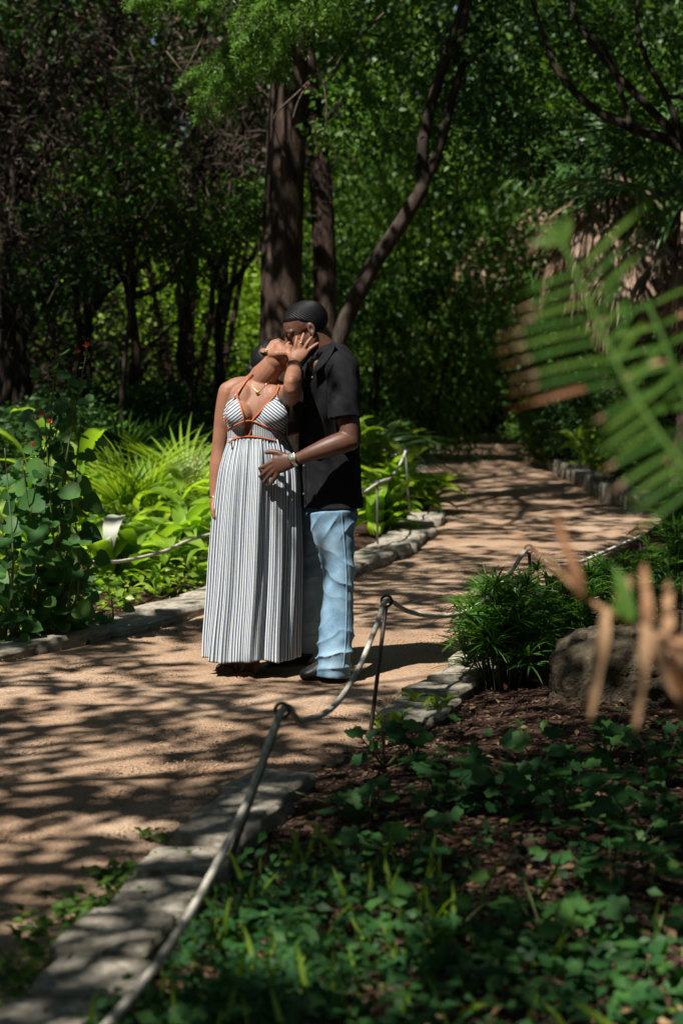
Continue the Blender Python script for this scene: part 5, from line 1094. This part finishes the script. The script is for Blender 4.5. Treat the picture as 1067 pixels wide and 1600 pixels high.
for i, (x, y) in enumerate([(15,845),(130,845),(330,850),(250,860)]): ginger(G(x, y), 4, .3, 6, 'leaf_bright', 'light green leafy plant in the left bed ' + ['at the photo edge', 'below the tall ginger', 'behind the striped skirt', 'in front of the upright strap leaves'][i], 20 + i, 'lance', lsz=(.3,.45))
pl = link('dried_leaf', shared(blade(.34, .12, 2.3, 8, .1, 'broad'), 'pale_leaf', 'dried_leaf'), None, None, tuple(W(187, 806, 12.3)), (R(-68), 0, R(168))); tag(pl, 'pale whitish leaf hanging down among the gingers', 'leaf')
# cream seed heads
for i, (x, y, yt) in enumerate([(300,850,700),(285,840,735)]):
    b = G(x, y); t = W(x + 14, yt, b[1]); root = empty('seed_head', b, label=['tall', 'shorter'][i] + ' cream flower spike left of the woman\'s arm', cat='flower'); P = catmull(np.array([b, (b + t) / 2 + [-.04, 0, 0], t]), 20); mb = MB(); add_tube(mb, P, np.linspace(.006, .003, 20), n=5); part('stem', mb, M['stem_bright'], root)
    mb = MB(); rg_ = np.random.default_rng(i); k = rg_.integers(12, 20, 150); leaves(mb, P[k] + rg_.normal(size=(150, 3)) * .035, rdir(150, .4, rg_), rdir(150, 0, rg_), rg_.uniform(.015, .03, 150)); tag(part('florets', mb, M['flower_cream'], root, False), kind='stuff')
# dark understory palms behind the left bed
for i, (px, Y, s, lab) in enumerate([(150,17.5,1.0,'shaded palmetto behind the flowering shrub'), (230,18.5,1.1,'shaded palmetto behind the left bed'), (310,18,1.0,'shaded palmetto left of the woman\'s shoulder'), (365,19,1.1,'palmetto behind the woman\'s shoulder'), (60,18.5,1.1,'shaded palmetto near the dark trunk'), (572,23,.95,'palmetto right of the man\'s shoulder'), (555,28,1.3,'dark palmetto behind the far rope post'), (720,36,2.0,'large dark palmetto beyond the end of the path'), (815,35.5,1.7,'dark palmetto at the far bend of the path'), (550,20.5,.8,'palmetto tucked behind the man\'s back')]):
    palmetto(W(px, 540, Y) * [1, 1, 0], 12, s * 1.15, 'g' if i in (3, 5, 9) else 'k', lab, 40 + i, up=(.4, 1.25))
# right of the man, along the kerb
ginger(G(585,842), 5, .36, 6, 'leaf_ginger', 'low broad-leaved plant right behind the man', 31, 'broad', lsz=(.34,.46))
ginger(G(622,812), 6, .34, 6, 'leaf_ginger', 'broad bright leaves spilling beside the rope post', 32, 'broad', lsz=(.4,.54))
ginger(G(644,806), 5, .24, 6, 'leaf_bright', 'broad-leaved plant overhanging the path edge', 33, 'broad', lsz=(.4,.55))
ginger(G(596,792), 6, .5, 6, 'leaf_bright', 'taller leafy plant behind the broad leaves', 34, 'lance', lsz=(.4,.55))
for i, (x, y) in enumerate([(575,780),(590,752),(594,738),(570,730)]): ginger(G(x, y), 6, .75 if i in (0, 3) else .45, 7, 'leaf_mid' if i > 1 else 'leaf_bright', 'leafy plant ' + ['close behind the man\'s hip', 'below the farthest rope post', 'right of the farthest rope post', 'behind the man\'s elbow', 'at the far left path edge'][i], 50 + i, 'lance', lsz=(.36,.56))
# palms upper right
palmetto(W(958,540,24) * [1,1,0], 12, 1.7, 'g', 'fan palm with a skirt of dead brown fronds at the upper right', 61, 'fan_palm', (-.1, 1.0), 3.65, 64, 1.55)
palmetto(W(842,540,29) * [1,1,0], 12, 1.7, 'g', 'shaded fan palm with dead fronds right of the forked tree', 62, 'fan_palm', (-.1, 1.0), 4.0, 54, 1.75)
palmetto(W(1075,540,18) * [1,1,0], 12, 1.5, 'g', 'fan palm at the right edge of the photo', 63, 'fan_palm', (-.1, 1.0), 2.8, 8, 1.2)
palmetto(W(600,540,31) * [1,1,0], 10, 1.6, 'g', 'distant fan palm with dead fronds left of the forked tree', 64, 'fan_palm', (-.1, 1.0), 2.9, 14, 1.3)

# ------------------------------------------------------------------ flowering shrub, left foreground
HEART = [shared((lambda m: (m.add(T_round()[0] * [1, 1, 1.0], T_round()[1]), m)[1])(MB()), 'leaf_blue', 'leaf')]
def lobed_mesh(mat): m = MB(); m.add(*LOBED); return shared(m, mat, 'leaf')
def flower_shrub(b, stems_, label, seed, lsz, flowers=0, per=.075):
    rg = np.random.default_rng(seed); root = empty('flowering_shrub', b, label=label, cat='shrub')
    for s, (tx, ty, dy) in enumerate(stems_):
        t = W(tx, ty, b[1] + dy); P = catmull(np.array([b + [rg.normal() * .05, rg.normal() * .05, 0], b * .5 + t * .5 + rg.normal(size=3) * .06, t]), 30); mb = MB(); add_tube(mb, P, np.linspace(.008, .003, 30), n=5); part('stem', mb, M['stem'], root)
        L = np.linalg.norm(t - b); n = int(L / per)
        for k in range(n):
            f = .12 + .88 * k / n; i = int(f * 29); a = k * 2.4 + s; out = np.array([math.cos(a), math.sin(a) * .9 - .25, .15]); sz = rg.uniform(*lsz) * (1.0 if f < .75 else 1.25 - f * .75 + .1); p = P[i] + out * .07 * rg.uniform(.5, 1.5)
            D = Vector(unit(out + [0, 0, -.6])); N = Vector(unit([rg.normal() * .6, -.9 + rg.normal() * .5, .8])); X = D.cross(N).normalized(); N = X.cross(D); mt_ = Matrix((X, D, N)).transposed()
            link('leaf', HEART[0], None, root, tuple(p - b), mt_.to_euler(), sz)
        if s < flowers or ty < 600:
            mb = MB(); m2 = 60; q = P[rg.integers(22, 30, m2)] + rg.normal(size=(m2, 3)) * .018; leaves(mb, q, rdir(m2, .3, rg), rdir(m2, 0, rg), rg.uniform(.012, .026, m2)); tag(part('buds', mb, M['leaf_mid'], root, False), kind='stuff')
    for k in range(flowers):
        st = stems_[k % len(stems_)]; c = W(*[(66,648),(79,660),(50,695),(60,655),(122,552),(135,540)][k % 6], b[1] - .12); mb = MB(); leaves(mb, np.repeat(c[None], 7, 0) + rg.normal(size=(7, 3)) * .004, rdir(7, .8, rg), rdir(7, 0, rg), rg.uniform(.018, .028, 7)); part('flower', mb, M['flower_red'], root, False)
    return root
b1 = G(85, 1005); flower_shrub(b1, [(120,570,.06),(98,620,-.08),(45,660,0),(138,535,.0),(88,545,-.05),(112,600,.05),(70,640,-.1),(128,650,.1),(60,720,-.1),(105,740,-.1),(95,830,-.15),(120,880,-.1),(55,880,-.12),(130,930,-.1)], 'tall shrub with heart-shaped leaves and small red flowers left of the path', 71, (.06,.135), 6, .058)
b2 = G(22, 1012); flower_shrub(b2, [(8,700,0),(35,720,-.1),(-30,690,0),(50,790,-.1),(0,800,-.15),(25,870,-.15),(60,900,-.1),(-15,900,-.1),(40,950,-.12),(75,960,-.08)], 'lower bushy shrub with heart-shaped leaves at the left edge', 72, (.06,.13), 0, .085)
b3 = G(105, 985); flower_shrub(b3, [(140,860,0),(160,900,0),(120,905,-.1),(175,935,-.05),(90,930,-.1)], 'low leafy shoots at the foot of the tall flowering shrub', 73, (.07,.11), 0, .06)

# ------------------------------------------------------------------ sedge clumps on the right
def whorl(nl, L, seed):
    rg = np.random.default_rng(seed); mb = MB()
    for k in range(nl):
        a = k / nl * 6.28 + rg.uniform(-.2, .2); t = np.linspace(0, 1, 5); l = L * rg.uniform(.7, 1.15); e = rg.uniform(.15, .9); d = np.array([math.cos(a) * math.cos(e), math.sin(a) * math.cos(e), math.sin(e)]); C = d * (t * l)[:, None] - np.array([0, 0, 1]) * (.35 * l * t ** 2)[:, None]; s = np.array([-math.sin(a), math.cos(a), 0]); ww = .011 * np.minimum(1, (1 - t) * 2 + .05)
        add_grid(mb, np.stack([C - s * ww[:, None] * .5, C + [0, 0, -.002], C + s * ww[:, None] * .5], 1))
    return mb
WH_ME = [shared(whorl(16, .17, 600 + k), 'leaf_sedge', 'whorl') for k in range(4)]
def sedge(b, n, h, r, label, seed, sc=1.0):
    rg = random.Random(seed); root = empty('sedge_clump', b, label=label, cat='sedge')
    for k in range(n):
        a = rg.uniform(0, 6.28); q = math.sqrt(rg.random()); hh = h * rg.uniform(.25, 1.05) * (1.1 - .45 * q); p0 = np.array([q * r * .45 * math.cos(a), q * r * .45 * math.sin(a), -.02]); p1 = np.array([q * r * math.cos(a), q * r * math.sin(a), hh]); P = catmull(np.array([p0, (p0 + p1) / 2 + [0, 0, .05], p1]), 6)
        mb = MB(); add_tube(mb, P, np.linspace(.004, .0025, 6), n=4, caps=False); link('stalk', mb.mesh('stalk'), M['stem'], root); o = link('leaf_whorl', rg.choice(WH_ME), None, root, tuple(p1), (rg.uniform(-.4, .4) + .2 * math.sin(a), rg.uniform(-.4, .4), rg.uniform(0, 6.28)), sc * rg.uniform(.75, 1.2))
        if hh > h * .45: link('leaf_whorl', rg.choice(WH_ME), None, root, tuple(P[3]), (rg.uniform(-.4, .4), rg.uniform(-.4, .4), rg.uniform(0, 6.28)), sc * rg.uniform(.6, .9))
    return root
sedge(G(792,1085) + [0, .1, 0], 75, .52, .22, 'dense spiky green sedge clump spilling over the kerb stones', 81)
sedge(G(868,1060) + [0, .25, 0], 70, .5, .26, 'spiky sedge clump between the iron post and the boulder', 82)
sedge(G(770,1040) + [0, .1, 0], 40, .46, .16, 'upright sedge tuft behind the dense clump below the rope', 83)
sedge(G(975,990), 45, .42, .26, 'sedge clump behind the boulder', 84)
sedge(G(1055,955), 45, .5, .28, 'sedge clump at the right edge behind the palm frond', 85)
ginger(G(1062,890), 6, .5, 6, 'leaf_mid', 'leafy plant at the right behind the sedge clumps', 87, 'lance', lsz=(.25,.4))
ginger(G(880,735), 6, .5, 6, 'leaf_mid', 'leafy plant behind the far right kerb', 88, 'lance', lsz=(.35,.5)); ginger(G(925,750), 5, .5, 6, 'leaf_bright', 'brighter leafy plant along the far right kerb', 89, 'lance', lsz=(.35,.5)); ginger(G(848,712), 6, .6, 6, 'leaf_mid', 'leafy plant at the top of the far right kerb', 90, 'lance', lsz=(.4,.55))

# ------------------------------------------------------------------ foreground: vine leaves, grass and weeds
def keep_bed(P, margin=.33): return P[poly_dist(P, PATH) < -margin]
LV = {m: lobed_mesh(m) for m in ('leaf_vine', 'leaf_blue')}
def vine_density(P):
    px, py = PX(np.column_stack([P, np.zeros(len(P))])); d = fbm(P * 1.5, 121, 2); dens = np.clip((py - 1150) / 160, 0, 1) * np.where(px > 560, .75, 1.0); bare = np.exp(-(((px - 780) / 120) ** 2 + ((py - 1440) / 55) ** 2)); dens = dens * (1 - .85 * bare)
    return dens * (.08 + 1.5 * np.clip((d - .42) * 4, 0, 1))
Pc = keep_bed(np.column_stack([rng.uniform(-1.2, 1.7, 9000), rng.uniform(4.1, 8.1, 9000)])); Pc = Pc[rng.random(len(Pc)) < vine_density(Pc) * .42]
nv_ = 0
def leaf_rot(rg, up=1.0):
    D = Vector(unit(np.array([rg.normal(), rg.normal() - .3, -.15]))); N = Vector(unit(np.array([rg.normal() * .35, -.35 + rg.normal() * .3, up]))); X = D.cross(N).normalized(); N = X.cross(D); return Matrix((X, D, N)).transposed().to_euler()
rgv = np.random.default_rng(131)
VINES = [(600,1205,8,'low vine with lobed leaves just below the near iron post'), (650,1215,11,'leafy lobed vine at the mulch edge right of the near iron post'), (838,1238,9,'lobed vine standing alone in the middle of the mulch'), (762,1275,12,'wide patch of lobed vine left of the mulch centre'), (945,1215,9,'lobed vine below the hanging brown leaflets'), (1035,1250,12,'lobed vine at the right edge below the boulder'), (690,1290,10,'lobed vine low in the shade left of the bare mulch patch'), (885,1305,13,'dense lobed vine right of the mulch centre'), (1005,1345,12,'lobed vine at the right edge halfway down the bed'), (575,1300,11,'lobed vine beside the leaning near post'), (640,1385,12,'lobed vine above the weeds left of the bare mulch patch'), (955,1420,13,'big-leaved lobed vine in the lower right of the bed'), (700,1500,12,'brighter lobed vine near the bottom centre'), (860,1530,12,'lobed vine near the bottom right corner')]
for x, y, nl, lab in VINES:
    c = G(x, y)[:2]; z0 = float(gz(c[None])[0]); root = empty('vine_plant', (c[0], c[1], z0), label=lab, cat='vine', group='lobed vine plants in the mulch bed')
    for j in range(nl + 3):
        off = rgv.normal(size=2) * .1; h = rgv.uniform(.05, .17); mb = MB(); add_tube(mb, catmull(np.array([[0, 0, 0], [off[0] * .6, off[1] * .6, h * .7], [off[0], off[1], h]]), 6), .0022, n=4, caps=False); link('petiole', mb.mesh('petiole'), M['stem'], root)
        link('leaf', LV['leaf_vine' if j % 3 else 'leaf_blue'], None, root, (off[0], off[1], h), leaf_rot(rgv), rgv.uniform(.045, .1))
def cover(P, size, hmin, hmax, T, mat, name, label, upz=1.0, fwd=-.35):
    n = len(P); rg = np.random.default_rng(len(P)); z = gz(P) + rg.uniform(hmin, hmax, n); mb = MB(); N = rg.normal(size=(n, 3)) * .4 + [0, fwd, upz]; leaves(mb, np.column_stack([P, z]), rg.normal(size=(n, 3)) * [1, 1, .3], N, size * rg.uniform(.55, 1.3, n), T); return tag(link(name, mb.mesh(name, True), M[mat]), label, None, None, 'stuff')
Q = Pc[nv_:]; Q = np.repeat(Q, 2, 0) + rng.normal(size=(len(Q) * 2, 2)) * .06; cover(Q[:2800], .055, .01, .1, LOBED, 'leaf_vine', 'ground_cover', 'dark green lobed leaves carpeting the shady foreground bed')
Pw = keep_bed(np.column_stack([rng.uniform(-1.6, 1.4, 16000), rng.uniform(4.0, 6.6, 16000)]), .30); pxw, pyw = PX(np.column_stack([Pw, np.zeros(len(Pw))])); pr = np.clip((pyw - 1330) / 150, 0, 1) * np.clip((900 - pxw) / 400, .15, 1); Pw = Pw[rng.random(len(Pw)) < pr * .9]
cover(Pw[:3600], .042, .01, .12, OVAL, 'leaf_vine', 'weeds', 'small leafy weeds growing along the near kerb', .8)
Pg = Pw[3600:] if len(Pw) > 4600 else Pw[::3]
def grass(P, L, mat, name, label, w=.05):
    n = len(P); rg = np.random.default_rng(5); t = T_needle(w); D = rg.normal(size=(n, 3)) * .45 + [0, 0, 1]; mb = MB(); V = np.array([[-.035,0,0],[.035,0,0],[.04,.4,.02],[-.04,.4,.02],[.03,.75,.12],[-.03,.75,.12],[0,1,.27]]); F = np.array([[0,1,2],[0,2,3],[3,2,4],[3,4,5],[5,4,6]]); leaves(mb, np.column_stack([P, gz(P) - .005]), D, rg.normal(size=(n, 3)), L * rg.uniform(.5, 1.3, n), (V * [1.1, 1, 1], F)); return tag(link(name, mb.mesh(name), M[mat]), label, None, None, 'stuff')
grass(Pg[:220], .15, 'leaf_bright', 'grass', 'grass blades among the weeds at the bottom of the photo')
# tufts in the path beside the near kerb
Pk = []
for x, y, s, n in ((215,1385,.05,120),(160,1425,.08,130),(120,1480,.1,150),(60,1520,.12,220),(20,1570,.12,260),(195,1380,.05,80),(275,1360,.04,60),(250,1318,.03,20),(90,1450,.07,60)):
    Pk.append(G(x, y)[:2] + rng.normal(size=(n, 2)) * s)
Pk = np.vstack(Pk); cover(Pk, .04, .015, .06, OVAL, 'leaf_mid', 'path_weeds', 'small weeds creeping onto the path along the near kerb', .7)
# weeds and leaves along the left kerb
Pl = np.column_stack([rng.uniform(-2.6, -.55, 5200), rng.uniform(10.0, 14.5, 5200)]); Pl = Pl[poly_dist(Pl, PATH) < -.36]; cover(Pl[:2600], .06, .01, .16, OVAL, 'leaf_bright', 'low_weeds', 'small bright weeds under the gingers behind the left kerb', .7)
Pl2 = np.column_stack([rng.uniform(-4, 4.5, 9000), rng.uniform(14.5, 34, 9000)]); Pl2 = Pl2[poly_dist(Pl2, PATH) < -.5]; cover(Pl2[:6000], .12, .02, .35, OVAL, 'leaf_mid', 'undergrowth', 'low leafy undergrowth on the forest floor', .7)
# seedlings on the mulch
for i, (x, y, lab) in enumerate([(612,1135,'small pale weed at the foot of the near iron post'), (690,1118,'little seedling on the mulch below the kerb stones'), (668,1108,'tiny seedling beside the flat kerb stones'), (968,1105,'seedling in front of the boulder'), (840,1170,'seedling on bare mulch left of the boulder'), (835,1245,'young vine shoot in the middle of the mulch')]):
    ginger(G(x, y), 3, .09, 5, 'leaf_blue' if i > 2 else 'leaf_bright', lab, 140 + i, 'broad', name='seedling', lsz=(.05, .085), spread=.06)
# twigs and fallen leaves
for i, (x, y) in enumerate([(735,1150),(905,1165),(640,1440),(760,1400),(860,1330),(280,1318)]):
    b = G(x, y); a = i * 1.3; tw = MB(); d = np.array([math.cos(a), math.sin(a), 0]); P = catmull(np.array([[0, 0, .012], d * .12 + [.02, .03, .03], d * .26 + [0, -.02, .02], d * .38 + [.02, .03, .04]]), 16); add_tube(tw, P, np.linspace(.006, .002, 16), n=5)
    tag(link('twig', tw.mesh('twig'), M['deadwood'], None, tuple(b)), 'thin fallen twig ' + ['below the flat kerb stones', 'in front of the boulder', 'among the vine leaves near the bottom', 'on the bare patch among the vines', 'right of the bare mulch patch', 'at the path edge by the near kerb'][i], 'twig')
Pf = sample_ground(1200, 4.2, 18, 0, True, .03)[:380]; cover(Pf, .032, .012, .018, OVAL, 'litter', 'leaf_litter', 'few dry brown leaves scattered on the path', 2.5, 0)
Pf = sample_ground(3500, 4.2, 16, 0, False, .1)[:1500]; cover(Pf, .045, .012, .03, OVAL, 'litter', 'bed_litter', 'dry brown leaf litter on the mulch', 1.5, 0)

# ------------------------------------------------------------------ palm fronds close to the camera on the right
def leaflet_mesh(brown_tip, mat_g, mat_b, droop=.3, w=.13, lens=False):
    mb = MB(); t = np.linspace(0, 1, 9); ww = w * np.minimum(1, np.minimum(t * 5 + .5, (1 - t) * 3 + .04)); z = -droop * t ** 2
    if lens: ww = w * np.sin(np.pi * np.clip(t * .88 + .12, 0, 1)) ** .8 * (1 + .25 * np.sin(t * 9)); z = z + .05 * np.sin(t * 7)
    V = np.stack([np.column_stack([-ww * .5, t, z + .02]), np.column_stack([0 * t, t, z - .012]), np.column_stack([ww * .5, t, z + .02])], 1); add_grid(mb, V); me = mb.mesh('leaflet'); me.materials.append(M[mat_g]); me.materials.append(M[mat_b])
    for p in me.polygons:
        if p.center.y > brown_tip: p.material_index = 1
    return me
LF = [leaflet_mesh(.8, 'frond_green', 'frond_tip'), leaflet_mesh(.95, 'frond_green', 'frond_tip'), leaflet_mesh(.35, 'frond_green', 'frond_brown', .4)]; LB = leaflet_mesh(-1, 'frond_green', 'frond_brown', .45, .13, True)
def frond(rach, label, items, Y, mat='frond_green'):
    P = np.array([W(x, y, Y + dy) for x, y, dy in rach]); root = empty('palm_frond', tuple(P[-1]), label=label, cat='palm frond'); Q = catmull(P, 60); mb = MB(); add_tube(mb, Q, np.linspace(.002, .0055, 60), .0035, n=8); part('stem', mb, M[mat], root)
    for (x0, y0, x1, y1, d0, d1, kind, w) in items:
        a = W(x0, y0, Y + d0); b = W(x1, y1, Y + d1); L = np.linalg.norm(b - a); D = Vector(unit(b - a)); N = Vector((0.1, -1, .55)).normalized(); X = D.cross(N).normalized(); N = X.cross(D); me = LB if kind == 'b' else LF[kind]
        link('leaflet', me, None, root, tuple(a - P[-1]), Matrix((X, D, N)).transposed().to_euler(), (w / .13 * 1.0, L, L * .8))
    return root
rgf = random.Random(3); it = []
rach = [(878,378,.1),(906,440,.06),(940,520,0),(985,610,-.05),(1045,700,-.1),(1120,780,-.15),(1220,860,-.2)]
RR = catmull(np.array(rach), 60)
def at_y(y): return RR[np.argmin(abs(RR[:, 1] - y))]
for k in range(9):
    y1 = 447 + k * 21 + rgf.uniform(-3, 3); p = at_y(430 + k * 21); it.append((p[0], p[1], 800 + abs(k - 4) * 5 + rgf.uniform(-8, 8) - (12 if k in (3, 4) else 0), y1, p[2], p[2] - .06, rgf.choice([0, 0, 1, 0]) if k < 8 else 2, .0082))
for k in range(9):
    p = at_y(620 + k * 17); it.append((p[0], p[1], 925 + k * 8 + rgf.uniform(-14, 14), 648 + k * 21 + rgf.uniform(-12, 12), p[2], p[2] - .06, rgf.choice([0, 1, 0]), .008))
for k in range(17):
    p = at_y(425 + k * 23); it.append((p[0], p[1], p[0] + 95 + rgf.uniform(-40, 35), p[1] - 110 + k * 5 + rgf.uniform(-30, 30), p[2], p[2] + .08 + rgf.uniform(-.03, .05), rgf.choice([1, 1, 1, 0]) if k not in (7,) else 2, .0085))
for dx, dy in ((-40,-34),(-16,-46),(8,-44),(-58,-8)): it.append((882,380,882+dx,380+dy,.1,.1,1,.011))
frond(rach, 'large blurred green palm frond with browned tips close to the camera at right', it, 2.75)
it = []; rach3 = [(1010,470,.15),(1035,530,.1),(1062,600,.05),(1100,690,0),(1150,800,-.05)]; RR = catmull(np.array(rach3), 60)
for k in range(9):
    p = at_y(480 + k * 30); it.append((p[0], p[1], p[0] - 85 + rgf.uniform(-20, 20), p[1] + 12 + k * 2 + rgf.uniform(-10, 10), p[2], p[2] - .04, rgf.choice([0, 1, 1]), .0085)); it.append((p[0], p[1], p[0] + 100 + rgf.uniform(-20, 20), p[1] - 50 + rgf.uniform(-20, 20), p[2], p[2] + .06, rgf.choice([1, 1, 2]), .0075))
frond(rach3, 'second blurred palm frond running off the right edge of the photo', it, 2.95)
it = [(905,935,880,800,0,-.02,'b',.0175),(945,952,930,1130,0,-.03,'b',.0175),(1005,985,1003,1148,-.02,-.04,'b',.0175),(1010,980,1012,880,-.02,-.02,'b',.0175),(985,970,965,880,-.02,.0,1,.02),(1040,1000,1050,900,-.02,0,'b',.0175),(1045,1000,1075,1120,-.02,0,'b',.0175),(960,960,985,900,0,0,2,.0175),(1060,1010,1100,960,-.02,0,'b',.0175),(1000,975,1075,1090,-.02,-.03,'b',.0175),(1060,1010,1085,1160,-.02,0,'b',.0175),(1075,1015,1090,880,0,0,'b',.0175)]
frond([(800,832,.1),(860,880,.06),(920,938,.03),(1000,978,0),(1080,1015,-.03),(1180,1050,-.06)], 'dying palm frond with hanging brown leaflets at the lower right', it, 2.75, 'frond_brown')
